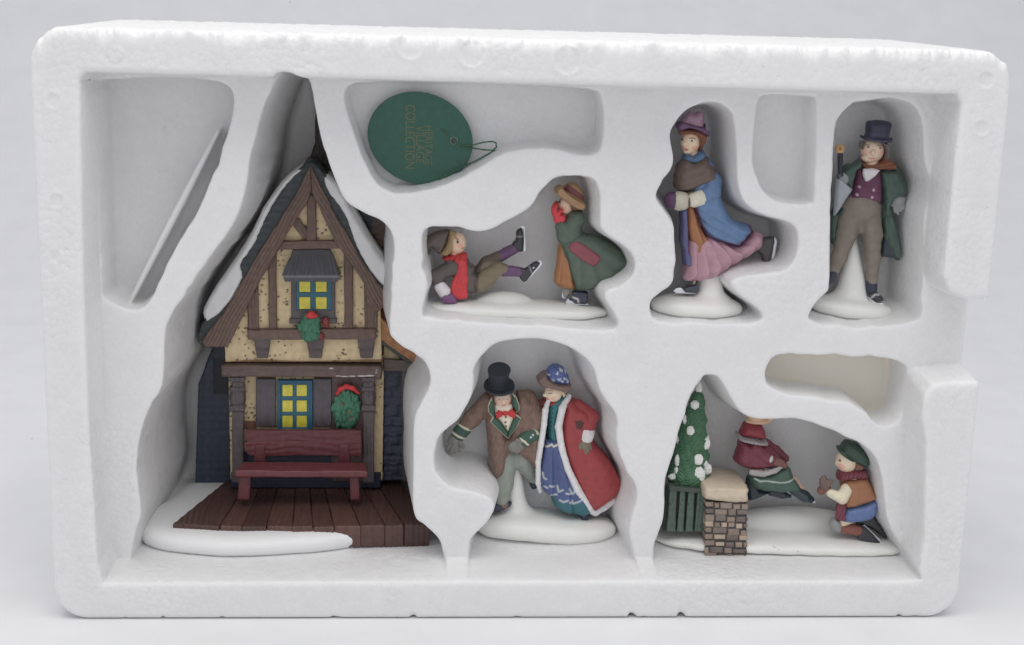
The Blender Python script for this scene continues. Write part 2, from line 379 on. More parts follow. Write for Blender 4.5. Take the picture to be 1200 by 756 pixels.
# ------------------------------------------------------------------ the cottage
H4, H5, H6, H7 = Crop(230, 180, 3.78), Crop(250, 330, 5.04), Crop(250, 430, 4.445), Crop(150, 540, 3.243)
HP = 236.0                                   # plane of the cottage front
DEF_PLANE[0] = HP
house = thing('model_cottage', 'porcelain half timbered cottage with snowy steep roof and red bench on its porch', 'model house', (-300, 190, FLOOR_Z))
BROWN, BROWN2, DARK = (104, 82, 72), (96, 78, 72), (74, 64, 64)
def grain(s, ax, amp=.35, f=1.6, seed=0.):
    if ax == 'x': g = lambda x, y, d: amp * np.sin(y * f + 1.8 * np.sin(x * .09 + seed) + .8 * np.sin(x * .031 + d * .7)) * (.6 + .4 * np.sin(x * .21 + y * .9))
    elif ax == 'y': g = lambda x, y, d: amp * np.sin(x * f + 1.8 * np.sin(y * .09 + seed) + .8 * np.sin(y * .031 + d * .7)) * (.6 + .4 * np.sin(y * .21 + x * .9))
    else:
        ca, sa = ax
        g = lambda x, y, d: amp * np.sin((-x * sa + y * ca) * f + 1.6 * np.sin((x * ca + y * sa) * .09 + seed))
    return disp(s, g, .5)
def wood(name, P, d0, d1, ax, c=BROWN, r=1.2, parent=None, crop=PX, seed=0., vox=.6, **kw):
    return part(name, grain(crop.pr(P, d0, d1, r * crop.k), ax, seed=seed), c, parent or house, vox, m=M['wood'], jitter=.12, **kw)
def speckle(seed, box, n, col_=(62, 44, 34), r=(.5, 1.1), dens=None):
    g = random.Random(seed); out = []
    cl = [(g.uniform(box[0], box[2]), g.uniform(box[1], box[3])) for _ in range(max(3, n // 9))]
    for _ in range(n):
        if g.random() < .6: cx, cy = g.choice(cl); x, y = g.gauss(cx, 4.5), g.gauss(cy, 4.5)
        else: x, y = g.uniform(box[0], box[2]), g.uniform(box[1], box[3])
        q = g.uniform(*r); out.append((x, y, q * g.uniform(.8, 1.5), q))
    A = np.array(out)
    def f(x, y, d):
        v = np.full(np.broadcast(x, y, d).shape, 9.)
        for cx, cy, rx, ry in A: v = np.minimum(v, (np.hypot((x - cx) / rx, (y - cy) / ry) - 1) * ry)
        return v
    return S(f, (box[0], box[1], -99, box[2], box[3], 99))

# walls of the cottage
wallS = U(PX.pr([(364, 208), (405, 286), (440, 340), (446, 362), (448, 440), (447, 425), (264, 425), (263, 404), (262, 398), (290, 352), (330, 276)], 0, 84, 1.5),
          PX.pr([(266, 420), (450, 420), (448, 566), (269, 566)], 10, 84, 1.5))
wallS = disp(wallS, lambda x, y, d: .35 * vn(x, y, d, .35), 1)
sp = speckle(7, (262, 215, 450, 565), 1000, r=(.55, 1.25))
part('wall', wallS, (206, 184, 142), house, .7, m=M['paint'], jitter=.08,
     paint=[(PX.infl([(262, 425), (300, 421), (360, 423), (449, 421), (449, 428), (262, 428)], 99, 3), (140, 108, 76)), (sp, (70, 50, 38)),
            (PX.bx(280, 496, 300, 506, -99, 99, 2), (120, 80, 62))], soft=.5)
part('foundation', disp(U(PX.bx(270, 556, 446, 574, 6, 60, 1), PX.bx(284, 531, 426, 574, 6, 60, 1)), lambda x, y, d: .3 * vn(x, y, d, .8)), (34, 40, 58), house, .8)

# timber frame
ang = lambda x0, y0, x1, y1: ((lambda L: ((x1 - x0) / L, (y1 - y0) / L))(math.hypot(x1 - x0, y1 - y0)))
wood('barge_board', [(365, 192), (366, 222), (359.6, 238), (344, 262), (332, 282), (313, 316), (299, 339), (290, 360), (280, 380), (268, 404), (241, 403.5), (239, 394), (262, 366), (288, 322), (308, 289), (328, 257), (347, 228), (357, 206)], -14, 2, ang(365, 200, 255, 400), r=1.5)
wood('barge_board', [(365, 192), (372, 206), (382, 226), (392, 246), (405, 268), (420, 296), (436, 320), (453, 342), (456, 352), (442, 364), (430, 352), (427, 330), (415, 312), (404, 296), (391, 277), (375, 242), (366, 222)], -14, 2, ang(365, 200, 450, 350), r=1.5, seed=2)
wood('king_post', [(360.5, 226), (370.5, 228), (371.5, 284), (359.5, 284)], -6, 3, 'y')
wood('brace', [(342, 262), (349, 255), (363, 271), (363, 283), (356, 279)], -5, 3, ang(343, 257, 362, 280))
wood('collar_beam', [(327, 281.5), (403, 280.5), (405, 290), (325, 291.5)], -8, 3, 'x')
for P in ([(314.5, 306), (324, 296), (325, 386), (315.5, 386)], [(403, 292), (410, 296), (414, 310), (414, 386), (404, 386)],
          [(290, 352), (303, 334), (304, 386), (291, 386)], [(426.5, 332), (431, 345), (442.5, 360), (442, 386), (427.5, 386)]):
    wood('stud', P, -5, 3, 'y', seed=P[0][0])
wood('rail', [(290.5, 384.5), (441, 383.5), (441, 396), (291, 396.5)], -9, 4, 'x', r=1.8)
for x0, x1 in ((298, 318), (359.5, 380.5), (419, 440)):
    b = U(PX.pr([(x0, 394), (x1, 394), (x1 - 2, 407), (x0 + 2, 407)], -9, 4, 1), PX.pr([(x0 + 1.5, 405), (x1 - 1.5, 405), (x1 - 3.5, 418.5), (x0 + 3.5, 418.5)], -5, 4, 1), k=.8)
    part('bracket', grain(b, 'x', .2), (88, 76, 76), house, .6, m=M['wood'], jitter=.1)
chipS = U(*[PX.el((x, y, -12), (rx, .7, 4)) for x, y, rx in ((397, 438, 3), (404, 438.6, 5), (413, 438.3, 4), (425, 438, 6), (434, 437.6, 5), (441, 434, .8), (441.5, 431, .7), (389, 429, 2.5))])
part('cross_beam', grain(PX.pr([(260, 425.5), (446, 427), (448, 430), (447, 442), (443, 443), (440, 440), (261, 439)], -11, 12, 2.2), 'x'), BROWN2, house, .6, m=M['wood'], paint=[(chipS, (205, 200, 195))], jitter=.12)
for x0, x1, xc0, xc1 in ((272.5, 286, 269.5, 287.5), (425.5, 438.5, 424, 440)):
    b = U(PX.bx(x0, 440, x1, 564, -6, 6, 1.2), PX.bx(xc0, 452, xc1, 457.5, -8, 6, 1.5), PX.bx(xc0, 474, xc1, 480.5, -8, 6, 1.5), PX.infl([(xc0 + 1, 457), (xc1 - 1, 457), (xc1 - 1, 474), (xc0 + 1, 474)], 8, 5), PX.bx(xc0, 440, xc1, 446, -8, 6, 1.2), k=1.0)
    part('porch_post', grain(b, 'y', .2), (84, 74, 76), house, .6, m=M['wood'], jitter=.1)
part('door', grain(PX.bx(388, 441, 427, 566, 4, 14, 1), 'y', .25, 1.0), (86, 66, 64), house, .7, m=M['wood'], jitter=.1)

# roof with snow
roofP = [(365, 189), (350, 198), (331, 222), (312, 252), (296, 282), (278, 313), (259, 344), (241, 372), (233, 392), (238, 404), (262, 400), (290, 352), (330, 287), (366, 226), (405, 294), (432, 336), (453, 360), (462, 350), (461, 338), (447, 318), (432, 297), (414, 262), (397, 229), (384, 206), (373, 195)]
rf = PX.pr(roofP, -10, 82, 2.0, sm=2)
rf = disp(rf, lambda x, y, d: .8 * np.abs(np.sin((y + .35 * d) * .36 + .5 * np.sin(d * .2))) - .5 + .25 * vn(x, y, d, .6), 2)
roof = part('roof', rf, (52, 60, 62), house, .8, m=M['wood'], jitter=.2)
snL = PX.infl([(354, 195), (339, 203), (323, 223), (309, 243), (293, 277), (275, 306), (254, 335), (240, 360), (241, 374), (247, 375), (269, 356), (287, 324), (285, 308), (301, 284), (314, 254), (327, 230), (343, 210), (356, 199)], 10, 5, c=-2, sm=3)
snR = PX.infl([(379, 206), (387, 205), (399, 219), (415, 248), (436, 282), (447, 299), (462, 318), (461, 338), (447, 333), (432, 315), (416, 286), (405, 254), (393, 236), (383, 222)], 10, 5, c=-2, sm=3)
slabL = PX.pr([(352, 195), (323, 222), (293, 277), (254, 335), (241, 362), (247, 368), (256, 346), (291, 284), (321, 230), (352, 199)], -2, 70, 2.5, sm=2)
slabR = PX.pr([(381, 205), (399, 218), (436, 281), (462, 317), (460, 324), (435, 294), (400, 228)], -2, 70, 2.5, sm=2)
for s in (U(snL, slabL, k=3), U(snR, slabR, k=3)):
    part('roof_snow', disp(s, lambda x, y, d: .4 * vn(x, y, d, .2)), (236, 238, 236), roof, .8, m=M['snow'])
ch = PX.pr([(358, 196), (366, 172), (366, 112), (374, 108), (380, 138), (388, 168), (392, 196), (402, 226), (380, 226)], 46, 80, 2)
part('chimney', grain(ch, 'y', .5, 1.0), (62, 50, 46), house, .9, m=M['wood'], jitter=.2)
rr = PX.pr([(398, 222), (420, 238), (448, 254), (470, 280), (472, 402), (447, 392), (446, 340), (462, 322), (440, 285), (415, 245)], 22, 80, 2)
part('rear_roof', grain(rr, 'x', .5, .9), (84, 66, 54), house, .9, m=M['wood'], jitter=.2, paint=[(PX.bx(440, 372, 480, 405, -99, 99, 1), (150, 104, 62)), (PX.bx(416, 240, 436, 272, -99, 99, 1), (44, 54, 60))])

# upper window, its awning and wreath
w = part('window', U(PX.bx(341.5, 322, 393, 376, -5, 3, 1.2), PX.bx(339.5, 372, 395, 378, -7, 3, 1.2)) - PX.bx(347.5, 324, 389, 362.5, -30, -2.2, .6), (84, 78, 80), house, .6, m=M['wood'])
fr = PX.bx(347, 323.5, 389.5, 363, -4, 1, .6) - U(*[PX.bx(x, y, x + 13.6, y + 14.8, -20, -2.4, 1.6) for x in (350.6, 369.8) for y in (327.2, 347.2)])
part('frame', fr, (44, 98, 116), w, .5)
pn = U(*[PX.bx(x, y, x + 13.4, y + 14.6, -3.2, 0, .8) for x in (350.7, 369.9) for y in (327.3, 347.3)])
part('pane', disp(pn, lambda x, y, d: .15 * vn(x, y, d, .5)), (232, 202, 34), w, .5, jitter=.14, m=M['gloss'])
aw = PX.pr([(344, 291), (387, 291), (400, 319), (397, 325.5), (336, 325.5), (332.5, 318)], -26, 2, 1.5)
cutp = S(lambda x, y, d: -(d + 5 + (y - 291) * .62) * .8, (300, 280, -60, 420, 340, 10))
aw = disp(Both(aw, cutp, 1.0), lambda x, y, d: .45 * np.sin((x - 366) * (1.55 - (y - 291) * .013)) * np.clip((y - 294) / 6, 0, 1) * np.clip((320 - y) / 3, 0, 1), 1)
part('awning', aw, (82, 82, 86), house, .55, m=M['wood'], paint=[(PX.bx(330, 318.5, 402, 321, -99, 99, .5), (120, 120, 122))])
def wreath(cx, cy, rx, ry, d, seed, bow):
    g = random.Random(seed); ss = []
    for i in range(70):
        a = g.uniform(0, 6.283); q = math.sqrt(g.random()); x, y = cx + rx * q * math.cos(a), cy + ry * q * math.sin(a)
        ss.append(PX.el((x, y, d - 3.2 * (1 - q * q) - g.uniform(0, 1.6)), (g.uniform(1.6, 2.6), g.uniform(3.0, 5.0), 2.2), g.uniform(-.7, .7)))
    wr = part('wreath', U(PX.el((cx, cy, d), (rx, ry, 4)), *ss, k=.8), (60, 116, 90), house, .55, jitter=.16, paint=[(PX.el((x_, y_, d - 4), (1.5, 3.5, 5), .7), (112, 92, 70)) for x_, y_ in ((cx + 3, cy + 2), (cx - 5, cy - 8), (cx + 6, cy + 9))][:3 if seed == 2 else 0])
    part('bow', bow, (196, 44, 48), wr, .55, jitter=.08)
wreath(364, 381, 12, 16, -11, 1, U(PX.el((366, 365.5, -16), (5, 4.6, 3.5)), PX.el((362, 367, -15), (3, 2.6, 3)), PX.el((371, 367, -15), (3, 2.6, 3)), k=2))
part('berry', U(PX.el((382, 375, -8), (4.6, 5.5, 3.5)), PX.el((376.5, 391.5, -11), (3.8, 4.4, 3)), PX.el((384, 380, -8), (2.6, 3.2, 3)), k=1), (128, 48, 50), house, .55)
wreath(406, 480, 16, 23, 0, 2, PX.ch([(395, 461, -3, 1.8), (399, 455, -4, 2.6), (406, 452, -4, 3.0), (414, 454, -4, 2.6), (420, 460, -3, 1.8)], 2))

# lower window and shutters
w = part('window', U(PX.bx(325, 446.5, 366, 506, 3, 14, 1) - PX.bx(328.5, 450.5, 362.5, 504, -10, 6.2, .8)), (38, 92, 120), house, .5)
fr = PX.bx(327, 449, 364, 505, 4.5, 10, .5) - U(*[PX.bx(x, y, x + 13, y + 14.2, -20, 6.4, 1.5) for x in (330, 346.6) for y in (452.2, 470.4, 488.4)])
part('frame', fr, (44, 98, 122), w, .5)
pn = U(*[PX.bx(x, y, x + 12.8, y + 14, 5.8, 9, .8) for x in (330.1, 346.7) for y in (452.3, 470.5, 488.5)])
part('pane', disp(pn, lambda x, y, d: .15 * vn(x, y, d, .5)), (232, 202, 34), w, .5, jitter=.14, m=M['gloss'])
for x0, x1 in ((299.5, 322.5), (367.5, 388.5)):
    part('shutter', grain(PX.bx(x0, 444.5, x1, 501, 2, 12, 1.2), 'y', .2, 1.1), (82, 76, 82), house, .6, m=M['wood'], jitter=.08)

# porch deck, the snow in front of it, and the bench: built in tray units on the level
def slab(name, P, z0, z1, m, color, parent, r=1.5, vox=1.0, paint=(), dsp=None, jitter=0.):
    """a level slab with outline P (x, y) between two heights; the grid is (x, y, z) in tray units"""
    s = PX.pr(P, z0, z1, r)
    if dsp: s = disp(s, dsp, 2)
    return level(name, s, color, parent, vox, paint, m, jitter)
def level(name, s, color, parent, vox=1.0, paint=(), m=None, jitter=0.):
    bb = s.bb; g = [np.arange(bb[i] - 2 * vox, bb[i + 3] + 3 * vox, vox) for i in range(3)]
    v = np.array(np.broadcast_to(s.f(g[0][:, None, None], g[1][None, :, None], g[2][None, None, :]), tuple(len(q) for q in g))).astype(np.float32)
    V, Q = snets(v, *g)
    o = raw_mesh(name, V, Q, m or M['paint'], parent)
    c = np.tile(np.array(alb(*color)), (len(V), 1)); x, y, d = V.T
    for reg, cc in paint:
        wt = np.clip(.5 - reg.f(x, y, d) / (1.6 * vox), 0, 1)[:, None]; c = c * (1 - wt) + np.array(alb(*cc)) * wt
    if jitter: c = c * (1 + jitter * vn(x, y, d, .3, len(name))[:, None])
    a = o.data.color_attributes.new('paint', 'FLOAT_COLOR', 'POINT')
    a.data.foreach_set('color', np.c_[np.clip(c, 0, 1), np.ones(len(c))].astype(np.float32).ravel()); return o
DZ = 82.0
fx = [202, 257, 283.5, 312, 343, 367, 392, 423, 452, 474, 504]
front = [at_z(x, y, DZ)[:2] for x, y in zip(fx, (612.5, 616, 617, 616.5, 617.5, 617, 616.5, 616.5, 616, 615, 614))]
bx_ = [264, 291, 308, 327, 347, 362, 378, 399, 420, 440, 470]
back = [at_z(x, 563, DZ)[:2] for x in bx_]
deck = sub('porch_deck', house)
rg = random.Random(4)
for i in range(10):
    a, b, c, d_ = front[i].copy(), front[i + 1].copy(), back[i + 1], back[i]
    off = rg.uniform(-1.2, 1.2); a[1] += off; b[1] += off + rg.uniform(-1, 1)
    thick = 16 if i < 6 else 30
    cx = (a + b + c + d_) / 4
    P = np.array([a, b, c, d_]); P = P + (cx - P) * np.array([.012, 0])
    tone = (np.array((78, 53, 47)) * rg.uniform(.86, 1.16)).clip(0, 255)
    slab('plank', P, DZ - thick + rg.uniform(-1, 1), DZ + rg.uniform(-.8, .6), M['wood'], tuple(tone), deck, 2.0, 1.1,
         dsp=lambda x, y, z, q=i: .4 * np.sin(x * .9 + 1.6 * np.sin(y * .05 + q)) * .8, jitter=.14)
under = np.array([front[0] + (8, 10), front[-1] + (-4, 8), back[-1], back[0]])
slab('deck_frame', under, FLOOR_Z + 6, DZ - 6, M['wood'], (52, 42, 42), deck, 1.5, 2.0)
bz = FLOOR_Z + 12
bp = [at_z(x, y, bz)[:2] for x, y in ((164, 617), (166, 628), (186, 636), (221, 641), (273, 644), (335, 641.5), (381, 638), (418, 632), (450, 622), (450, 560), (300, 560), (258, 562), (239, 567), (219, 573), (194, 593), (169, 605))]
bp = catmull(bp, 3)
base2 = poly2d(bp)
def basef(x, y, z):
    q = np.maximum(24 + base2(x, y), 0) / 24; top = np.abs(z - FLOOR_Z - 10.5) / 14
    return (np.sqrt(q ** 2.2 + top ** 2.4) - 1) * 12 + .4 * vn(x, y, z, .06)
bs = S(lambda x, y, z: np.maximum(basef(x, y, z), FLOOR_Z - 1 - z), (bp[:, 0].min(), bp[:, 1].min(), FLOOR_Z - 2, bp[:, 0].max(), bp[:, 1].max(), FLOOR_Z + 26))
level('base', bs, (220, 220, 216), house, 1.6, m=M['snow'])

BW = (96, 45, 50)
bench = sub('bench', house)
DEF_PLANE[0] = 214.0
grn = lambda x, y, d: .16 * np.sin(y * .85 + 2.2 * np.sin(x * .06 + .6 * np.sin(y * .25)) + .6 * np.sin(x * .17))
bk = U(PX.pr([(288, 503.5), (423, 503.5), (424, 516.5), (290, 517.5), (286, 512)], -4, 4, 1.2), PX.pr([(287, 517), (424, 515.5), (423.5, 534), (350, 533), (300, 534.5), (290, 531), (286, 522)], -4.5, 4, 1.4))
part('backrest', disp(bk, grn), BW, bench, .6, m=M['wood'], jitter=.14)
for x0, x1 in ((298, 312), (396, 411)):
    part('back_support', PX.pr([(x0 + 2, 520), (x1 - 2, 520), (x1, 545), (x0, 545)], -6, 6, 1.5), BW, bench, .7, m=M['wood'])
sz = at(350., 557., 160.)[2]; 
f0, f1, b0, b1 = at(275., 551.5, 160.), at(431., 551.5, 160.), at(285., 541., 197.), at(428., 541., 197.)
zt = f0[2]
slab('seat', np.array([(f0[0], 160), (f1[0], 160), (b1[0], 197), (b0[0], 197)]), zt - 10, zt, M['wood'], (100, 46, 51), bench, 2.5, .9, dsp=lambda x, y, z: .35 * np.sin(y * 1.1 + 1.8 * np.sin(x * .05)), jitter=.12)
for a, b, ta, tb in ((281, 295, 279, 293), (409.5, 421, 411, 422)):
    part('leg', PX.pr([(a, 555), (b, 555), (tb, 584), (ta, 584)], -7, 9, 1.5), (94, 45, 49), bench, .7, m=M['wood'], plane=176.0, jitter=.1)
DEF_PLANE[0] = HP
# stone wing on the left, shed on the right
stone = lambda x, y, d: .5 * np.maximum(np.sin(y * .55), -.2) * 1 + .4 * np.sin(x * .35 + np.floor(y * .55 / 6.283) * 2.1) + .3 * vn(x, y, d, .5)
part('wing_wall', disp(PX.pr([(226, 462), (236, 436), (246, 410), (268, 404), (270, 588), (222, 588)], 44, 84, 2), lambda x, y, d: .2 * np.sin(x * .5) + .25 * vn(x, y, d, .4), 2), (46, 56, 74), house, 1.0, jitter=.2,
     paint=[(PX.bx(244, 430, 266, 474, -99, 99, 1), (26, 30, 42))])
shed = sub('side_shed', house)
part('wall', disp(PX.bx(449, 430, 500, 568, 16, 76, 1), stone, 2), (46, 54, 70), shed, .9, jitter=.2)
wood('post', [(470.5, 434), (482, 434), (482, 568), (471.5, 568)], 8, 20, 'y', c=(76, 66, 66), parent=shed)
wood('beam', [(449, 423), (484, 424), (484, 437), (449, 437)], 6, 20, 'x', c=(88, 76, 66), parent=shed)
wood('gable', [(449, 404), (470, 424), (449, 426)], 14, 20, 'x', c=(180, 158, 120), parent=shed)
part('fascia', PX.pr([(446, 396), (486, 424), (484, 431), (446, 404)], 4, 14, 1), (58, 64, 62), shed, .7, m=M['wood'])
part('roof', grain(PX.pr([(446, 372), (470, 396), (505, 424), (504, 434), (494, 432), (446, 398)], 0, 76, 2), ang(446, 380, 504, 428), .5, .9), (158, 108, 66), shed, .8, m=M['wood'], jitter=.22)
# ------------------------------------------------------------------ the porcelain figurines
SKIN, BLACK, NAVY, SILVER = (226, 186, 160), (46, 46, 52), (48, 52, 68), (200, 202, 206)
def base_shape(x0, x1, y0, y1, hd, tilt=0.0, e=2.4, p=2.8, wob=0.0, yaw=0.0):
    cx, rx, cy, ry = (x0 + x1) / 2, (x1 - x0) / 2, (y0 + y1) / 2, (y1 - y0) / 2
    def f(x, y, d):
        q = (np.abs((x - cx) / rx) ** e + np.abs((d + yaw * (x - cx)) / hd) ** e) ** (1 / e)
        Yc = y - cy - tilt * (x - cx) - wob * np.sin((x - cx) / rx * 4)
        return (((q ** p + np.abs(Yc / ry) ** p) ** (1 / p)) - 1) * ry * .9
    hd += abs(yaw) * rx
    return S(f, (x0, y0 - abs(tilt) * rx - 2, -hd, x1, y1 + abs(tilt) * rx + 2, hd))
WHITE = (212, 212, 208)
def base_part(t, s, c=WHITE, paint=(), vox=.9): return part('base', disp(s, lambda x, y, d: .25 * vn(x, y, d, .12), .5), c, t, vox, m=M['snow'], paint=paint)
def stroke(cr, pts, r, d0=-999, d1=999):
    """a painted line: every depth between d0 and d1"""
    P = np.array(pts, float) / cr.k + cr.o; r = r / cr.k
    def f(x, y, d):
        v = np.full(np.broadcast(x, y).shape, 1e9)
        for a, b in zip(P[:-1], P[1:]):
            e = b - a; t = np.clip(((x - a[0]) * e[0] + (y - a[1]) * e[1]) / (e @ e + 1e-9), 0, 1)
            v = np.minimum(v, np.hypot(x - a[0] - t * e[0], y - a[1] - t * e[1]))
        return np.maximum(v - r, np.maximum(d0 / cr.k - d, d - d1 / cr.k))
    return S(f, (0,) * 6)
def region(cr, P, d0=-999, d1=999, sm=0):
    g = poly2d(cr.poly(P, sm))
    return S(lambda x, y, d: np.maximum(g(x, y), np.maximum(d0 / cr.k - d, d - d1 / cr.k)), (0,) * 6)
def spot(cr, c, r):
    c = np.array(c[:2], float) / cr.k + cr.o; rx, ry = (np.array(r, float) / cr.k)
    return S(lambda x, y, d: (np.hypot((x - c[0]) / rx, (y - c[1]) / ry) - 1) * min(rx, ry) + np.where(d > 2, 9, 0), (0,) * 6)
def soft(s, w):
    return S(lambda x, y, d: np.clip(s.f(x, y, d) / w, -.6, 9), s.bb)
def folds(cx, cy, n, amp, ymin, ymax, ph=0.0):
    """radial folds of a skirt spreading from (cx, cy), photo pixels"""
    return lambda x, y, d: amp * np.sin(np.arctan2(x - cx, np.maximum(y - cy, 1)) * n + ph + .35 * d) * np.clip((y - ymin) / (ymax - ymin + 1e-6), 0, 1)
def thin(*ss, r=2.6, k=1.5): return grow(U(*ss, k=k), -r)
def person(parent, label): return sub('person', parent, label)
def shoe_blade(cr, pts, r, parent, d, th=5, name='skate_blade'):
    return part(name, cr.pr(np.array(pts), d - th, d + th, r), SILVER, parent, .5, m=M['metal'])

# ---- 1. boy fallen on the ice, girl hiding her face
DEF_PLANE[0] = 122.0
K = Crop(490, 200, 3.98); A = Crop(490, 250, 5.8125); G = Crop(640, 200, 4.447)
t = thing('skater_figurine', 'figurine of a fallen boy in brown beside a girl in green hiding her face', 'figurine', at_z(600, 370, 358) , 'porcelain skating figurines')
base_part(t, U(base_shape(501, 709, 353, 371, 33, .030, 3.2, 2.6), K.el((400, 612, 20), (120, 46, 60)), k=9))
# the boy
boy = person(t, 'boy in brown fallen backwards with both skates in the air')
body = U(A.el((268, 205, 0), (58, 76, 58), .1), A.el((308, 204, -6), (14, 9, 12)), thin(A.rc((250, 270, 0), 44, (280, 420, 0), 62), A.ch([(270, 420, 0, 60), (420, 480, -20, 48), (545, 370, -24, 32), (680, 395, -24, 24)], 8), A.ch([(400, 460, 24, 44), (555, 300, 26, 30), (690, 220, 26, 24)], 8),
         A.ch([(215, 360, -30, 40), (110, 425, -34, 28), (165, 500, -40, 26), (205, 560, -44, 28)], 6)), k=5 / 5.8)
part('body', body, SKIN, boy, .55, m=M['skin'], paint=[(soft(spot(A, (285, 212), (20, 18)), 1.5), (226, 160, 138)), (spot(A, (268, 186), (8, 11)), (58, 44, 40)), (stroke(A, [(255, 160), (270, 172)], 3.5), (110, 84, 62)), (stroke(A, [(296, 232), (312, 229)], 3.5), (176, 96, 84))])
hr = A.infl([(213, 116), (252, 126), (256, 152), (242, 182), (246, 214), (238, 244), (205, 285), (165, 284), (146, 272), (180, 225), (200, 175)], 62, 30, sm=3)
part('hair', disp(hr, lambda x, y, d: .5 * np.sin(x * 2.1 + 1.4 * np.sin(y * 1.3)) * np.cos(y * 1.7), 1), (164, 140, 104), boy, .5)
part('hat', A.infl([(214, 112), (150, 115), (90, 138), (50, 170), (37, 208), (40, 250), (58, 279), (78, 277), (90, 256), (84, 238), (97, 237), (120, 260), (146, 276), (178, 238), (200, 182)], 66, 45, sm=4), (92, 82, 76), boy, .55, jitter=.06)
coat = U(A.infl([(175, 300), (240, 288), (325, 290), (350, 330), (388, 362), (386, 398), (412, 425), (402, 490), (395, 535), (335, 540), (270, 525), (235, 430)], 74, 40, sm=3),
         A.ch([(232, 362, -34, 58), (118, 420, -40, 44), (150, 480, -46, 40)], 14), k=10 / 5.8)
part('coat', disp(coat, lambda x, y, d: .35 * vn(x, y, d, .35)), (88, 80, 76), boy, .6, jitter=.06)
sc_ = U(A.infl([(165, 300), (205, 284), (300, 268), (330, 268), (335, 300), (325, 318), (240, 318), (175, 318)], 74, 22, sm=3),
        A.infl([(240, 305), (325, 300), (332, 360), (340, 430), (334, 480), (336, 540), (325, 568), (268, 572), (236, 552), (221, 512), (232, 450), (256, 400), (266, 340)], 22, 18, c=-66, sm=3), k=6 / 5.8)
part('scarf', disp(sc_, lambda x, y, d: .3 * np.sin(x * 1.1 + .4 * y)), (192, 46, 52), boy, .55, jitter=.08)
part('cuff', A.rc((152, 490, -58), 42, (176, 520, -66), 44), (205, 202, 204), boy, .5)
part('glove', U(A.el((210, 566, -74), (50, 38, 44)), A.el((240, 578, -88), (22, 22, 24)), A.rc((172, 575, -96), 13, (182, 545, -98), 12), k=6 / 5.8), (112, 72, 112), boy, .5)
tr = U(A.ch([(420, 470, -22, 62), (470, 430, -26, 60), (545, 372, -28, 45), (585, 378, -28, 40)], 12), k=1)
part('trousers', U(tr, A.ch([(395, 450, 24, 55), (470, 345, 28, 48), (555, 300, 28, 40)], 12), k=8 / 5.8), (118, 106, 84), boy, .6, jitter=.06, paint=[(region(A, [(300, 250), (580, 250), (580, 318), (440, 335), (410, 420), (400, 560), (300, 560)]), (92, 78, 68))])
for P in ([(582, 387, -28, 38), (640, 388, -28, 36), (695, 395, -28, 34)], [(556, 302, 28, 38), (600, 275, 28, 38), (655, 246, 28, 36)]):
    part('sock', A.ch(P, 4), (96, 66, 102), boy, .55)
for P, d, st in (([(688, 362), (722, 368), (775, 332), (805, 320), (828, 338), (778, 400), (724, 464), (686, 424)], -28, [(752, 352), (775, 402)]), ([(640, 212), (666, 178), (668, 130), (690, 108), (712, 112), (720, 180), (716, 258), (690, 266), (655, 262)], 28, [(672, 160), (716, 158)])):
    part('boot', A.infl(P, 34, 22, c=d, sm=3), BLACK, boy, .5, m=M['gloss'], paint=[(stroke(A, st, 5), (120, 118, 116)), (spot(A, (782, 360), (5, 5)), (215, 212, 205))])
shoe_blade(A, [(722, 474), (712, 462), (800, 345), (806, 322), (830, 312), (847, 332), (838, 352)], 2, boy, -28, 7)
shoe_blade(A, [(716, 268), (722, 150), (716, 110), (690, 96), (700, 86), (730, 90), (738, 262)], 2, boy, 28, 7)
# the girl
girl = person(t, 'girl in a green coat and straw hat with red mittens over her face')
part('body', U(G.el((102, 182, 0), (42, 48, 44)), G.el((66, 190, -4), (10, 8, 9)), thin(G.rc((120, 210, 0), 30, (140, 330, 0), 40), G.rc((140, 330, 0), 40, (172, 650, -14), 30), G.rc((150, 590, 16), 32, (120, 640, 18), 24), G.ch([(155, 240, -38, 28), (85, 330, -42, 24), (72, 260, -36, 20), (62, 215, -20, 20)], 6)), k=4 / 4.4), SKIN, girl, .55, m=M['skin'],
     paint=[(spot(G, (68, 160), (6, 7)), (70, 48, 42)), (stroke(G, [(60, 148), (76, 150)], 3), (120, 84, 60)), (soft(spot(G, (88, 192), (16, 14)), 1.5), (226, 158, 138))])
part('hair', G.infl([(95, 150), (150, 140), (190, 160), (192, 200), (150, 212), (120, 200), (108, 170)], 44, 20, sm=3), (120, 84, 56), girl, .55)
part('dress', disp(G.infl([(68, 360), (110, 380), (150, 540), (152, 616), (90, 607), (40, 582), (52, 480)], 56, 30, sm=2), folds(660, 270, 26, .6, 290, 320)), (150, 100, 60), girl, .55, jitter=.06)
coat = U(G.infl([(125, 208), (186, 202), (192, 250), (190, 318), (250, 333), (340, 378), (400, 425), (438, 462), (424, 492), (388, 534), (330, 582), (250, 611), (152, 622), (126, 570), (96, 480), (72, 410), (66, 350), (75, 300), (100, 240)], 92, 62, sm=3, lean=(330, 0, 660, 0)),
         G.ch([(158, 248, -42, 40), (92, 332, -54, 40), (72, 285, -46, 30)], 14), k=14 / 4.4)
part('coat', disp(coat, folds(677, 265, 20, .9, 288, 325), 2), (78, 92, 80), girl, .6, jitter=.07,
     paint=[(stroke(G, [(100, 412), (120, 500), (152, 620)], 4), (58, 70, 62)), (stroke(G, [(152, 620), (250, 610), (330, 582), (388, 534), (436, 470)], 6), (56, 68, 60)), (stroke(G, [(96, 368), (140, 345), (185, 322)], 3), (56, 66, 60))])
part('sash', G.infl([(104, 384), (148, 350), (212, 388), (272, 430), (266, 458), (240, 482), (212, 474), (150, 432)], 24, 14, c=-82, sm=2), (128, 64, 72), girl, .55)
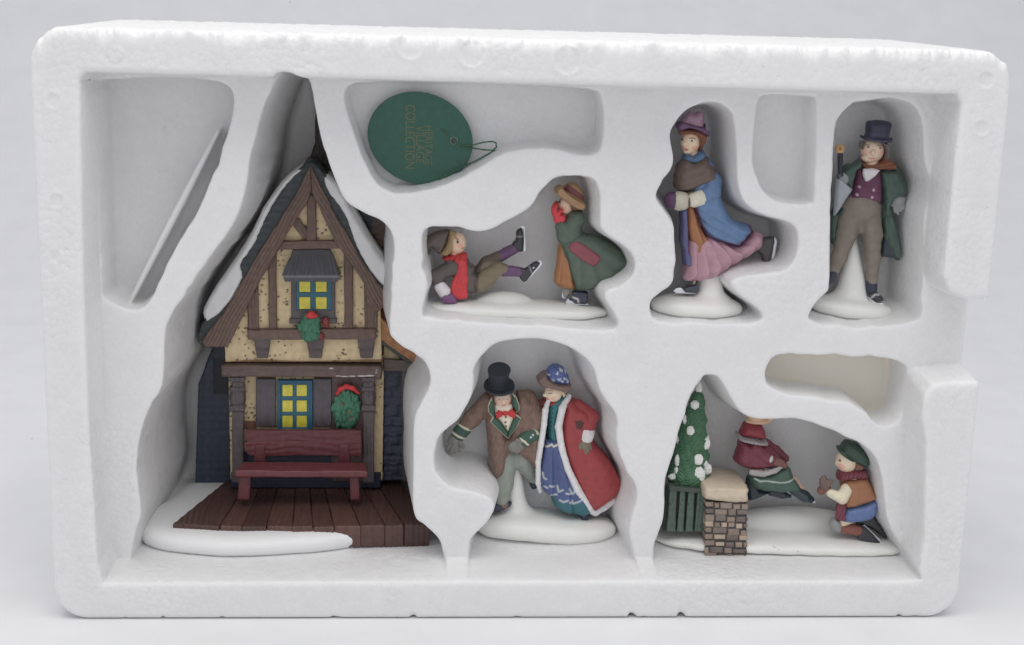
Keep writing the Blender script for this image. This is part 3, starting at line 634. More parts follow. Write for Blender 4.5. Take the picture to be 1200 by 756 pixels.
mit = U(G.infl([(44, 164), (62, 170), (58, 195), (70, 218), (88, 222), (102, 240), (97, 262), (70, 272), (44, 270), (30, 230), (22, 195)], 30, 18, c=-30, sm=3), G.rc((60, 215, -56), 10, (76, 200, -50), 9), k=4 / 4.4)
part('mitten', mit, (196, 50, 58), girl, .5)
part('mitten', G.infl([(52, 160), (70, 172), (66, 200), (50, 240), (34, 225), (30, 190)], 24, 16, c=18, sm=3), (178, 44, 52), girl, .5)
hat = U(G.infl([(92, 80), (125, 60), (160, 70), (188, 102), (200, 150), (170, 160), (120, 135), (98, 110)], 54, 30, sm=3),
        disp(G.infl([(42, 108), (50, 85), (74, 76), (95, 92), (140, 128), (194, 158), (203, 186), (185, 200), (160, 198), (128, 180), (86, 146), (58, 130)], 78, 13, sm=3), lambda x, y, d: .0 * x), k=3 / 4.4)
part('hat', hat, (160, 126, 90), girl, .5, paint=[(region(G, [(88, 92), (110, 66), (150, 92), (196, 130), (194, 156), (146, 126), (106, 104)]), (112, 60, 64)), (stroke(G, [(60, 132), (86, 148), (130, 182), (160, 199), (186, 200)], 4), (118, 86, 60))], jitter=.08)
part('boot', U(G.infl([(132, 622), (214, 626), (210, 686), (180, 690), (140, 676), (112, 668), (136, 650)], 26, 16, c=-22, sm=2)), NAVY, girl, .5, m=M['gloss'], paint=[(stroke(G, [(128, 650), (160, 660), (166, 690)], 5), (170, 170, 172))])
part('boot', G.infl([(92, 610), (135, 615), (130, 640), (108, 666), (90, 655)], 24, 14, c=22, sm=2), (150, 148, 146), girl, .5)
shoe_blade(G, [(98, 680), (112, 660), (130, 668), (150, 688), (218, 688), (220, 696), (130, 698), (104, 694)], 3, girl, -22, 6)
shoe_blade(G, [(82, 660), (90, 612), (98, 612), (96, 655), (120, 672), (90, 674)], 2, girl, 22, 5)

# ---- 2. lady skating with a muff
DEF_PLANE[0] = 110.0
L = Crop(760, 120, 5.4)
t = thing('skater_figurine', 'figurine of a lady in blue coat and pink skirt skating with a purple muff', 'figurine', at_z(815, 370, 362), 'porcelain skating figurines')
base_part(t, U(base_shape(762, 869, 346, 371, 34, .035, 2.2, 2.4), PX.rc((832, 330, 6), 11.5, (833, 352, 4), 19), PX.rc((831, 318, 8), 10, (832, 334, 6), 12), k=10))
lady = person(t, 'lady skater in brown shawl, blue coat and pink skirt')
body = U(L.el((264, 252, 0), (60, 76, 60)), L.el((222, 262, -34), (13, 20, 14), .1), L.el((245, 306, -18), (28, 22, 26)), thin(L.rc((285, 310, 4), 44, (290, 400, 0), 56), L.rc((290, 400, 0), 66, (290, 640, 0), 60), L.ch([(290, 640, -10, 60), (290, 900, -16, 44), (295, 1150, -34, 30), (240, 1172, -40, 26)], 6), L.ch([(320, 680, 10, 60), (560, 860, 14, 48), (745, 900, 14, 32), (765, 1000, 14, 24)], 8),
         L.ch([(360, 440, -30, 26), (390, 570, -50, 36), (240, 610, -78, 30), (180, 610, -78, 26)], 8)), k=6 / 5.4)
part('body', body, (228, 190, 160), lady, .5, m=M['skin'], paint=[
    (soft(spot(L, (285, 285), (22, 18)), 1.6), (226, 162, 138)), (soft(spot(L, (215, 285), (10, 14)), 1.6), (226, 162, 138)),
    (spot(L, (265, 236), (13, 7)), (225, 215, 200)), (spot(L, (264, 237), (7, 7)), (62, 44, 36)), (spot(L, (209, 233), (6, 7)), (62, 44, 36)),
    (stroke(L, [(250, 222), (268, 219), (286, 226)], 3), (128, 82, 58)), (stroke(L, [(202, 218), (216, 219)], 3), (128, 82, 58)), (spot(L, (234, 296), (11, 6)), (182, 72, 66)), (stroke(L, [(222, 266), (232, 272)], 2.5), (196, 140, 116))], soft=.4)
hair = U(L.infl([(190, 168), (250, 160), (330, 175), (368, 205), (358, 250), (332, 298), (316, 300), (322, 250), (308, 222), (270, 208), (225, 204), (196, 206)], 66, 26, c=6, sm=3), L.el((320, 230, 20), (46, 66, 56)), k=4 / 5.4)
part('hair', disp(hair, lambda x, y, d: .3 * np.sin(x * 2.2 + y)), (126, 80, 64), lady, .5)
hat = U(L.infl([(204, 130), (210, 105), (228, 82), (262, 57), (286, 70), (320, 54), (346, 64), (350, 105), (348, 165), (300, 170), (240, 150)], 62, 34, sm=3), k=1)
part('hat', disp(hat, lambda x, y, d: .35 * vn(x, y, d, .45)), (146, 114, 130), lady, .5)
brim = U(L.infl([(174, 145), (205, 118), (260, 132), (340, 152), (344, 130), (354, 132), (358, 165), (380, 186), (372, 216), (320, 184), (250, 162), (196, 178), (180, 166)], 84, 14, sm=2, lean=(130, 0, 811, 0)), k=1)
part('hat_brim', brim, (98, 68, 98), lady, .5)
part('collar', L.infl([(232, 318), (275, 332), (325, 300), (347, 306), (356, 350), (300, 385), (230, 375), (212, 350)], 70, 22, sm=2), (72, 100, 130), lady, .5)
skirt = L.infl([(240, 860), (380, 840), (480, 880), (560, 905), (640, 830), (660, 808), (712, 828), (718, 874), (692, 922), (600, 980), (500, 1040), (430, 1090), (330, 1120), (250, 1125), (214, 1108), (228, 1040)], 108, 60, sm=3)
part('skirt', disp(skirt, folds(812, 236, 34, 1.1, 270, 300), 2), (166, 126, 138), lady, .6, jitter=.05)
part('dress_front', disp(L.infl([(225, 640), (280, 645), (312, 758), (352, 832), (378, 868), (332, 958), (292, 968), (258, 950), (236, 850), (225, 740)], 100, 45, c=-4, sm=2), folds(808, 225, 30, .6, 240, 280)), (146, 96, 62), lady, .55, jitter=.06)
coat = U(L.infl([(262, 640), (300, 560), (430, 560), (470, 640), (525, 735), (636, 776), (646, 812), (610, 858), (562, 906), (480, 892), (400, 866), (345, 826), (305, 752), (280, 690)], 112, 55, sm=3),
         L.infl([(190, 668), (236, 650), (242, 800), (248, 940), (270, 968), (274, 1032), (214, 1022), (204, 920), (191, 880), (196, 760)], 76, 16, c=-24, sm=1),
         L.rc((330, 420, 0), 84, (350, 640, 0), 86), k=6 / 5.4)
BL = (84, 112, 148)
part('coat', disp(coat, lambda x, y, d: .5 * np.sin((y - .55 * x) * .55 + .3 * d) * np.clip((y - 236) / 20, 0, 1) * np.clip((x - 808) / 8, 0, 1), 1.5), BL, lady, .6, jitter=.06,
     paint=[(stroke(L, [(278, 660), (306, 752), (346, 824), (400, 862), (480, 886), (562, 900), (608, 858), (644, 814), (638, 778)], 17), (86, 62, 92)), (region(L, [(180, 600), (240, 600), (246, 940), (280, 960), (280, 1040), (180, 1040)]), (80, 80, 118)), (stroke(L, [(240, 700), (244, 930), (268, 968), (270, 1030), (216, 1020)], 10), (86, 62, 92))])
shawl = L.infl([(232, 345), (280, 362), (345, 332), (382, 368), (422, 430), (444, 486), (400, 515), (330, 534), (258, 565), (170, 552), (160, 480), (174, 410), (198, 368)], 100, 60, sm=3)
part('shawl', disp(shawl, lambda x, y, d: .5 * np.sin((x * .4 + y) * .62 + .25 * d), 1.5), (98, 82, 74), lady, .6, jitter=.06)
part('sleeve', U(L.ch([(400, 490, -40, 56), (385, 560, -64, 58), (330, 592, -78, 50)], 14), k=1), BL, lady, .55, jitter=.05)
part('cuff', disp(L.rc((318, 592, -82), 50, (270, 606, -90), 46), lambda x, y, d: .2 * vn(x, y, d, .5)), (196, 190, 172), lady, .5)
part('glove', U(L.el((228, 614, -104), (24, 32, 28)), L.rc((226, 640, -104), 9, (206, 648, -104), 8), L.rc((222, 618, -110), 9, (200, 622, -110), 8), L.rc((224, 598, -110), 9, (202, 600, -110), 8), k=3 / 5.4), (82, 76, 72), lady, .5)
part('muff', L.rc((136, 608, -84), 54, (170, 610, -84), 54), (82, 52, 82), lady, .55)
part('muff_trim', disp(L.rc((178, 612, -84), 61, (192, 612, -84), 59), lambda x, y, d: .35 * vn(x, y, d, 1.1)), (176, 168, 152), lady, .5)
part('boot', U(L.infl([(700, 870), (716, 858), (798, 852), (790, 930), (772, 1005), (758, 1032), (728, 1034), (714, 970), (682, 935)], 36, 24, c=14, sm=2)), (66, 62, 62), lady, .55, m=M['gloss'])
shoe_blade(L, [(790, 852), (806, 856), (818, 880), (802, 980), (780, 1062), (762, 1080), (738, 1080), (722, 1064), (728, 1036), (760, 1034), (776, 1000), (790, 930)], 3, lady, 14, 7)
part('boot', L.infl([(308, 1110), (308, 1194), (262, 1196), (222, 1188), (214, 1164), (250, 1150), (284, 1140), (290, 1112)], 32, 18, c=-40, sm=2), (56, 58, 68), lady, .5, m=M['gloss'])
shoe_blade(L, [(148, 1184), (168, 1166), (200, 1164), (214, 1176), (226, 1192), (296, 1196), (292, 1204), (166, 1200)], 3, lady, -40, 8)

# ---- 3. gentleman in top hat with an umbrella
DEF_PLANE[0] = 122.0
Mn = Crop(960, 130, 6.3); B = Crop(960, 240, 5.4)
t = thing('skater_figurine', 'figurine of a stout gentleman in top hat and green coat holding an umbrella', 'figurine', at_z(1000, 374, 361), 'porcelain skating figurines')
base_part(t, U(base_shape(949, 1043, 348, 372, 33, .10, 2.4, 2.5), PX.rc((1003.5, 276, 14), 3.5, (1001, 345, 8), 19), k=12))
man = person(t, 'stout gentleman in top hat, green coat, maroon waistcoat and grey trousers')
body = U(Mn.el((390, 290, 0), (84, 92, 80)), Mn.el((352, 345, -30), (50, 34, 44)), Mn.el((372, 300, -76), (18, 24, 22)), thin(Mn.rc((390, 360, 5), 66, (370, 450, 0), 80), Mn.rc((370, 480, -6), 96, (320, 690, -8), 100), B.ch([(210, 60, -4, 90), (150, 230, -10, 50), (90, 400, -12, 32), (70, 470, -16, 26)], 10), B.ch([(300, 60, -4, 84), (330, 240, -14, 50), (325, 470, -18, 34), (330, 580, -26, 26)], 10),
         Mn.ch([(540, 470, 0, 56), (585, 570, -16, 48), (575, 640, -26, 42)], 8), Mn.ch([(220, 450, 0, 54), (165, 540, -30, 40), (165, 500, -46, 36)], 8), r=3.2), k=6 / 6.3)
part('body', body, (228, 188, 164), man, .5, m=M['skin'], paint=[
    (soft(spot(Mn, (432, 306), (24, 20)), 2.2), (226, 174, 154)), (soft(spot(Mn, (330, 300), (22, 22)), 2.2), (226, 174, 154)), (spot(Mn, (345, 261), (7, 7)), (72, 48, 38)), (spot(Mn, (430, 267), (7, 7)), (72, 48, 38)),
    (stroke(Mn, [(330, 247), (356, 246)], 3.5), (128, 108, 96)), (stroke(Mn, [(414, 248), (446, 254)], 3.5), (128, 108, 96)), (stroke(Mn, [(348, 340), (368, 346), (386, 341)], 4), (186, 96, 88))], soft=.4)
part('hair', disp(U(Mn.infl([(440, 225), (500, 235), (505, 290), (492, 352), (466, 356), (478, 300), (462, 255)], 84, 22, c=6, sm=3), Mn.infl([(310, 225), (335, 228), (322, 250), (316, 285), (304, 272)], 70, 12, c=4, sm=2), Mn.el((410, 285, 34), (88, 80, 56)), k=3 / 6.3), lambda x, y, d: .15 * vn(x, y, d, 1.0)), (116, 106, 100), man, .5)
HATC = (50, 52, 70)
def top_hat(cr, name, parent, crown, band, brim_c, brim_r, ang, c, bandc, cd=0.0):
    cr_s = cr.infl(crown, 78, 60, sm=2, pw=2.4)
    cx, cy, cz = cr.p(brim_c); rx, ry, rz = np.array(brim_r) / cr.k; ca, sa = math.cos(ang), math.sin(ang)
    def f(x, y, d):
        X, Y, Dd = x - cx, y - cy, d - cz
        u = X * ca + Y * sa; v = -X * sa + Y * ca
        q = np.hypot(u / rx, Dd / rz); curl = -2.6 * np.clip(np.abs(u / rx), 0, 1.2) ** 3
        return np.maximum((q - 1) * min(rx, rz) * .8, np.abs(v - curl) - ry)
    br = S(f, (cx - rx - 2, cy - 8, cz - rz - 2, cx + rx + 2, cy + 8, cz + rz + 2))
    return part(name, grow(U(cr_s, br, k=1.0), .6), c, parent, .5, paint=[(region(cr, band), bandc)], m=M['paint'])
top_hat(Mn, 'hat', man, [(354, 86), (390, 74), (430, 70), (490, 76), (523, 92), (520, 120), (506, 175), (500, 222), (420, 228), (338, 210), (350, 160)], [(330, 150), (520, 165), (520, 225), (320, 212)], (418, 214, -2), (112, 5, 104), .10, HATC, (62, 60, 84))
part('scarf', disp(U(Mn.infl([(300, 345), (312, 376), (370, 392), (430, 380), (486, 344), (540, 374), (560, 412), (540, 428), (440, 434), (335, 428), (296, 400)], 96, 30, c=-8, sm=3), k=1), lambda x, y, d: .4 * np.sin(y * 1.4 + .3 * x)), (128, 80, 58), man, .5, jitter=.06)
part('shirt', Mn.infl([(296, 415), (420, 425), (334, 506), (304, 494)], 30, 25, c=-96, sm=2), (200, 196, 198), man, .5)
vest = Mn.infl([(262, 410), (300, 425), (312, 485), (330, 502), (412, 432), (440, 440), (452, 560), (446, 690), (370, 676), (290, 664), (205, 652), (200, 620), (236, 540)], 128, 70, c=0, sm=2)
vest = U(vest, Mn.rc((360, 500, -6), 104, (330, 640, -8), 116), k=8 / 6.3)
part('waistcoat', vest, (92, 48, 74), man, .5, paint=[(spot(Mn, c, (9, 10)), (170, 150, 160)) for c in ((266, 547), (248, 604), (364, 568), (354, 622))] + [(stroke(Mn, [(310, 488), (330, 504), (414, 434)], 4), (120, 74, 100)), (stroke(Mn, [(210, 646), (300, 658), (440, 684)], 4), (112, 64, 92))], jitter=.06)
GR = (62, 82, 74)
coat = U(Mn.infl([(296, 350), (245, 378), (170, 425), (150, 470), (160, 520), (196, 560), (190, 640), (150, 690), (120, 760), (160, 770), (210, 660), (240, 545), (270, 440), (304, 420)], 62, 30, c=-22, sm=2),
         Mn.infl([(424, 430), (548, 424), (592, 478), (625, 560), (624, 614), (560, 640), (520, 700), (520, 780), (440, 780), (446, 640), (436, 540)], 110, 45, c=6, sm=2),
         Mn.rc((360, 450, 40), 90, (330, 660, 46), 96),
         B.infl([(376, -30), (440, -20), (462, 60), (512, 262), (507, 345), (490, 352), (470, 336), (400, 328), (378, 312), (396, 160)], 70, 22, c=14, sm=2),
         B.infl([(140, -30), (72, 60), (72, 200), (95, 262), (114, 150), (150, 0)], 50, 22, c=20, sm=2), k=6 / 6.3)
part('coat', disp(coat, lambda x, y, d: .35 * vn(x, y, d, .3)), GR, man, .6, jitter=.08, paint=[(region(B, [(376, 180), (405, 200), (430, 240), (470, 330), (380, 325)], -99, 99), (44, 54, 60)), (stroke(B, [(396, -20), (404, 160), (440, 250), (478, 340)], 4), (48, 66, 58))])
part('sleeve', Mn.ch([(545, 460, -4, 60), (585, 560, -18, 56), (584, 596, -22, 52)], 14), GR, man, .55)
part('sleeve', Mn.ch([(215, 440, -10, 54), (165, 500, -36, 46)], 14), GR, man, .55)
part('glove', U(Mn.el((574, 650, -28), (54, 46, 46)), Mn.ch([(545, 680, -40, 14), (540, 715, -46, 13), (548, 738, -44, 11)], 3), Mn.ch([(565, 690, -48, 13), (562, 730, -52, 12), (566, 752, -48, 10)], 3), Mn.ch([(588, 690, -46, 13), (586, 728, -50, 12)], 3), Mn.ch([(608, 684, -38, 12), (606, 716, -42, 11)], 3), Mn.ch([(530, 655, -52, 13), (522, 690, -58, 12)], 3), k=4 / 6.3), (138, 140, 140), man, .5)
part('glove', U(Mn.el((172, 500, -58), (34, 40, 30)), Mn.ch([(160, 480, -80, 11), (130, 482, -84, 10)], 2), Mn.ch([(160, 500, -82, 11), (128, 502, -86, 10)], 2), Mn.ch([(162, 520, -80, 11), (132, 522, -84, 10)], 2), Mn.ch([(182, 474, -74, 11), (160, 458, -78, 10)], 2), k=4 / 6.3), (132, 136, 138), man, .5)
tr = U(B.ch([(205, 20, -6, 92), (165, 190, -12, 62), (122, 330, -14, 46), (92, 405, -14, 36)], 24), B.ch([(305, 20, -6, 84), (330, 180, -16, 62), (332, 330, -18, 48), (327, 478, -20, 38)], 24), B.el((258, 10, -10), (128, 110, 118)), B.rc((252, 60, -8), 84, (244, 140, -8), 42), k=14 / 5.4)
part('trousers', disp(tr, lambda x, y, d: .3 * np.sin((y + .4 * x) * .5) * np.clip((y - 265) / 15, 0, 1)), (118, 108, 98), man, .6, jitter=.05)
part('sock', U(B.ch([(325, 486, -20, 37), (322, 550, -24, 36)], 4)), NAVY, man, .5)
part('shoe', U(B.infl([(288, 550), (350, 542), (384, 572), (388, 596), (340, 602), (300, 585)], 34, 20, c=-52, sm=2)), BLACK, man, .5, m=M['gloss'], paint=[(stroke(B, [(306, 572), (330, 552), (362, 552)], 6), (150, 150, 152))])
shoe_blade(B, [(284, 562), (304, 580), (346, 606), (384, 604), (388, 616), (372, 632), (344, 624), (300, 590)], 3, man, -66, 14)
part('shoe', B.infl([(58, 430), (80, 398), (108, 414), (98, 468), (62, 500), (40, 480)], 30, 20, c=-18, sm=2), NAVY, man, .5)
um = sub('umbrella', man)
part('knob', U(Mn.el((131, 272, -78), (34, 36, 34)), k=1), (190, 150, 96), um, .5, paint=[(spot(Mn, (126, 268), (12, 13)), (140, 100, 62))])
part('shaft', Mn.rc((133, 300, -78), 20, (133, 462, -78), 17), (44, 46, 56), um, .5)
part('collar', Mn.el((127, 468, -78), (22, 20, 22)), (70, 76, 82), um, .5)
cone = Mn.infl([(104, 488), (150, 500), (224, 570), (170, 650), (120, 730), (84, 770), (90, 640)], 44, 30, c=-72, sm=0)
part('canopy', cone, (146, 152, 158), um, .5, paint=[(stroke(Mn, [(110, 490), (180, 550), (224, 570)], 3), (176, 180, 184))])

# ---- 4. couple skating arm in arm
DEF_PLANE[0] = 142.0
C = Crop(510, 410, 3.148); CH = Crop(510, 415, 5.815); CW = Crop(610, 415, 5.815); CB = Crop(560, 530, 6.3)
t = thing('skater_figurine', 'figurine of a couple skating arm in arm, man in brown, woman in red', 'figurine', at_z(640, 636, 52), 'porcelain skating figurines')
base_part(t, U(base_shape(557, 722, 602, 631, 37, .03, 2.5, 2.5, 1.6), PX.rc((602, 536, 12), 5, (607, 612, 8), 15), k=14))
gent = person(t, 'gentleman in brown tail coat, top hat and red bow tie')
body = U(CH.el((455, 284, -60), (64, 58, 50)), CH.el((460, 294, -110), (13, 17, 12)), thin(CH.rc((455, 300, -40), 50, (455, 420, 6), 80), CH.rc((455, 420, 8), 80, (450, 640, 8), 76), C.ch([(255, 380, 4, 42), (250, 480, -4, 30), (246, 560, -6, 22)], 6), C.ch([(320, 380, 12, 42), (350, 440, 24, 28), (368, 490, 40, 20)], 6),
         C.ch([(195, 190, 0, 26), (132, 255, 6, 21), (70, 335, 8, 18)], 6), C.ch([(342, 190, 4, 28), (372, 258, -14, 23), (300, 325, -40, 18)], 6)), k=5 / 3.15)
part('body', body, (228, 190, 166), gent, .5, m=M['skin'], paint=[(soft(spot(CH, (492, 300), (18, 14)), 1.6), (226, 168, 148)), (soft(spot(CH, (425, 300), (18, 14)), 1.6), (226, 168, 148)), (spot(CH, (432, 282), (7, 4)), (120, 90, 72)), (spot(CH, (486, 280), (7, 4)), (120, 90, 72)), (stroke(CH, [(448, 322), (474, 321)], 3.5), (176, 92, 82))], soft=.4)
part('hair', CH.infl([(370, 255), (400, 250), (392, 280), (400, 325), (440, 350), (410, 340), (382, 300)], 60, 12, c=-50, sm=2), (110, 70, 50), gent, .5)
HB = (44, 50, 58)
hat = U(CH.rc((432, 196, 6), 66, (424, 105, 14), 68), k=1)
def hat_s():
    cx, cy, cz = CH.p((433, 204, -60))
    def brim(x, y, d):
        X, Y, Z = x - cx, y - cy, d - cz; v = Y * .9 + Z * .44; w = -Y * .44 + Z * .9
        q = np.hypot(X / 17.6, w / 16.4); return np.maximum((q - 1) * 13, np.abs(v + 1.8 * q ** 3 - 1.2) - 1.0)
    def crown(x, y, d):
        X, Y, Z = x - CH.p((428, 150, 8))[0], y - CH.p((428, 150, 8))[1], d + 8.5
        X = X + .06 * Y
        v = Y * .9 + Z * .44; w = -Y * .44 + Z * .9; rad = 11.4 + .035 * np.abs(v) * np.abs(v) * .35
        a = np.hypot(X, w) - np.minimum(rad, 13.5) + 1; b = np.abs(v) - 11.5
        return np.minimum(np.maximum(a, b), 0) + np.hypot(np.maximum(a, 0), np.maximum(b, 0)) - 1
    return grow(U(S(brim, (cx - 20, cy - 16, cz - 18, cx + 20, cy + 18, cz + 20)), S(crown, (cx - 20, cy - 36, cz - 26, cx + 20, cy + 14, cz + 26)), k=1.0), .4)
part('hat', hat_s(), HB, gent, .5)
part('shirt', CH.infl([(400, 320), (520, 320), (540, 400), (492, 512), (440, 440), (396, 390)], 40, 40, c=-72, sm=1), (214, 204, 184), gent, .5, paint=[(spot(CH, c, (7, 7)), (48, 44, 46)) for c in ((475, 398), (472, 433), (477, 463))])
bow = U(CH.infl([(408, 372), (424, 350), (458, 362), (460, 382), (434, 402), (412, 410)], 20, 12, c=-112, sm=0), CH.infl([(484, 362), (520, 342), (544, 372), (534, 408), (506, 396), (484, 382)], 20, 12, c=-112, sm=0), CH.el((471, 372, -120), (16, 17, 16)), k=2 / 5.8)
part('bow_tie', disp(bow, lambda x, y, d: .3 * np.sin(x * 2)), (186, 44, 46), gent, .45)
BR = (116, 92, 80)
coat = U(C.infl([(205, 150), (195, 200), (184, 232), (190, 300), (197, 400), (205, 442), (222, 467), (241, 465), (260, 438), (276, 376), (300, 378), (342, 408), (376, 428), (392, 340), (390, 260), (372, 195), (335, 160), (302, 150), (292, 200), (268, 300), (262, 300), (240, 210), (226, 152)], 56, 30, c=2, sm=2),
         C.ch([(200, 190, 2, 36), (136, 254, 6, 31), (112, 282, 8, 28)], 12), C.ch([(338, 186, 4, 40), (376, 250, -16, 34), (350, 292, -42, 27)], 12), k=8 / 3.15)
part('coat', disp(coat, lambda x, y, d: .45 * vn(x, y, d, .4) + .15 * np.sin(x * 1.3 + y * .4), 1.5), BR, gent, .6, jitter=.14)
lap = []
LGL = [(384, 262), (366, 292), (354, 322), (356, 368), (386, 400), (370, 436), (430, 494), (490, 550), (490, 508), (440, 442), (402, 392), (400, 330), (396, 300)]
LGR = [(520, 240), (546, 262), (566, 312), (570, 350), (542, 380), (580, 406), (552, 470), (490, 550), (490, 504), (532, 404), (542, 370), (524, 330), (522, 290)]
for P in (LGL, LGR):
    n_ = 8 if P is LGL else 8
    part('lapel', CH.infl(P, 26, 16, c=-94, sm=0), (52, 84, 70), gent, .45, paint=[(stroke(CH, P[:n_], 6), (200, 190, 165))])
part('cuff', C.rc((112, 284, 8), 29, (88, 312, 8), 28), (52, 84, 70), gent, .5, paint=[(stroke(C, [(85, 272), (136, 296)], 4), (200, 192, 168)), (stroke(C, [(64, 303), (112, 328)], 4), (200, 192, 168))])
part('glove', U(C.el((72, 334, 8), (26, 24, 24)), C.ch([(62, 345, 0, 8), (46, 362, -2, 7), (42, 372, 0, 6)], 2), C.ch([(70, 350, -6, 8), (58, 372, -8, 7), (56, 382, -6, 6)], 2), C.ch([(80, 352, -6, 8), (72, 374, -8, 7)], 2), C.ch([(90, 350, 0, 7), (86, 368, -2, 6)], 2), C.ch([(92, 338, -10, 8), (104, 354, -14, 7)], 2), k=3 / 3.15), (122, 120, 116), gent, .5)
part('cuff', CH.rc((652, 518, -88), 50, (600, 556, -96), 48), (52, 84, 70), gent, .5, paint=[(stroke(CH, [(572, 540), (600, 556), (630, 588)], 7), (200, 192, 168)), (stroke(CH, [(650, 468), (676, 480), (692, 512)], 6), (200, 192, 168)), (spot(CH, (642, 527), (6, 6)), (225, 225, 220)), (spot(CH, (656, 512), (6, 6)), (225, 225, 220))])
part('glove', U(CH.el((560, 588, -104), (48, 40, 34)), CH.ch([(540, 566, -124, 15), (510, 580, -130, 14), (498, 592, -126, 12)], 3), CH.ch([(546, 584, -132, 15), (514, 600, -136, 14), (504, 610, -130, 12)], 3), CH.ch([(552, 604, -130, 15), (526, 618, -132, 13), (514, 622, -126, 11)], 3), CH.ch([(566, 618, -122, 14), (546, 630, -122, 12)], 3), CH.ch([(580, 560, -124, 15), (552, 548, -132, 13)], 3), k=5 / 5.8), (116, 114, 108), gent, .5)
TRC = (134, 140, 132)
tr = U(C.ch([(262, 400, 2, 46), (252, 490, -4, 34), (246, 556, -6, 27)], 14), C.ch([(318, 400, 12, 46), (348, 440, 24, 34), (366, 478, 36, 26)], 14), k=8 / 3.15)
part('trousers', tr, TRC, gent, .6, jitter=.05)
part('shoe', C.infl([(216, 560), (248, 562), (280, 552), (276, 570), (240, 584), (216, 592), (210, 578)], 20, 12, c=-20, sm=2), NAVY, gent, .5, paint=[(region(C, [(246, 558), (268, 552), (262, 572), (246, 572)]), (120, 92, 78))])
part('shoe', C.el((369, 500, 40), (18, 27, 17), .15), NAVY, gent, .5)
dame = person(t, 'lady in white trimmed red coat, blue dress and flowered bonnet')
body = U(CW.el((220, 254, -40), (60, 60, 54)), CW.el((161, 264, -56), (14, 13, 13)), CW.el((196, 288, -52), (28, 20, 26)), thin(CW.rc((245, 280, -20), 42, (270, 380, 0), 56), CW.rc((260, 380, 0), 66, (240, 600, 0), 72), C.rc((425, 350, 0), 38, (470, 480, 0), 38), C.rc((520, 520, -4), 26, (548, 610, -8), 17), CW.ch([(370, 345, -6, 40), (480, 415, -30, 34), (440, 520, -52, 28), (430, 610, -60, 26)], 6), C.ch([(430, 195, 12, 22), (350, 220, 2, 18)], 4)), k=5 / 5.8)
part('body', body, (230, 194, 168), dame, .5, m=M['skin'], paint=[(soft(spot(CW, (215, 280), (22, 15)), 1.6), (226, 168, 150)), (stroke(CW, [(184, 246), (206, 242)], 3.5), (96, 70, 54)), (stroke(CW, [(180, 230), (212, 226)], 2.5), (150, 116, 84)), (stroke(CW, [(172, 286), (186, 288)], 4), (180, 84, 78))], soft=.4)
part('hair', disp(CW.infl([(160, 208), (205, 196), (290, 232), (304, 262), (285, 280), (272, 248), (235, 218), (180, 218)], 60, 16, c=-36, sm=2), lambda x, y, d: .25 * vn(x, y, d, 1.2)), (205, 188, 160), dame, .5)
g_ = random.Random(5); sq = []
for i in range(11):
    x, y = g_.uniform(185, 310), g_.uniform(75, 165); a = g_.uniform(0, 3)
    sq.append((stroke(CW, [(x, y), (x + 14 * math.cos(a), y + 14 * math.sin(a)), (x + 14 * math.cos(a) + 10 * math.cos(a + 1.7), y + 14 * math.sin(a) + 10 * math.sin(a + 1.7))], 4.5), (186, 190, 200)))
part('bonnet', disp(CW.infl([(160, 130), (182, 85), (216, 60), (262, 64), (302, 98), (328, 160), (326, 192), (250, 190), (185, 165)], 74, 44, c=-34, sm=3), lambda x, y, d: .4 * vn(x, y, d, .7)), (78, 94, 146), dame, .45, paint=sq)
part('bonnet_brim', CW.infl([(104, 150), (165, 104), (184, 142), (250, 178), (326, 182), (340, 206), (310, 248), (250, 228), (150, 207), (124, 186)], 84, 18, c=-36, sm=2), (116, 94, 86), dame, .5)
part('bodice', CW.infl([(200, 312), (270, 282), (300, 252), (318, 275), (290, 330), (262, 400), (255, 480), (268, 590), (212, 604), (180, 552), (180, 450), (178, 380)], 74, 44, c=-6, sm=2), (46, 108, 112), dame, .5, paint=[(spot(CW, (216 - i * 4, 352 + i * 30), (5.5, 5.5)), (26, 54, 60)) for i in range(6)])
RED = (150, 54, 56)
coat = U(C.infl([(400, 190), (480, 170), (532, 195), (580, 225), (580, 300), (588, 342), (642, 402), (682, 476), (688, 516), (652, 552), (612, 577), (586, 592), (560, 577), (515, 500), (478, 410), (458, 330), (458, 260), (470, 205), (420, 210), (395, 260), (385, 350), (378, 420), (374, 340), (385, 250)], 62, 34, c=10, sm=2),
         C.rc((450, 240, 22), 40, (520, 480, 30), 56), k=6 / 3.15)
part('coat', disp(coat, folds(665, 470, 12, .8, 520, 560), 2), RED, dame, .6, jitter=.07, paint=[(region(CW, [(360, 430), (400, 425), (425, 440), (405, 492), (372, 480)], -400, 400), (76, 42, 40))])  # dark patch painted as the shaded opening between arm and coat
part('sleeve', CW.ch([(385, 348, -16, 48), (482, 412, -44, 46), (458, 470, -58, 44), (448, 505, -62, 42)], 16), RED, dame, .55, jitter=.06)
part('sleeve', C.ch([(440, 192, 14, 26), (350, 222, 6, 22)], 6), (112, 46, 48), dame, .6)
fur = U(C.ch([(413, 182, -34, 8), (402, 210, -50, 11), (397, 260, -54, 11), (386, 330, -54, 11), (376, 400, -48, 10), (378, 480, -36, 10), (385, 512, -26, 8)], 4),
        C.ch([(490, 166, -20, 11), (464, 205, -46, 13), (450, 270, -52, 13), (462, 350, -54, 13), (482, 420, -54, 13), (520, 500, -50, 14), (562, 572, -40, 15), (588, 590, -22, 15), (622, 576, -12, 13), (655, 554, -6, 12), (688, 516, 4, 11)], 4))
part('fur_trim', disp(fur, lambda x, y, d: .35 * vn(x, y, d, 1.1)), (208, 206, 206), dame, .5)
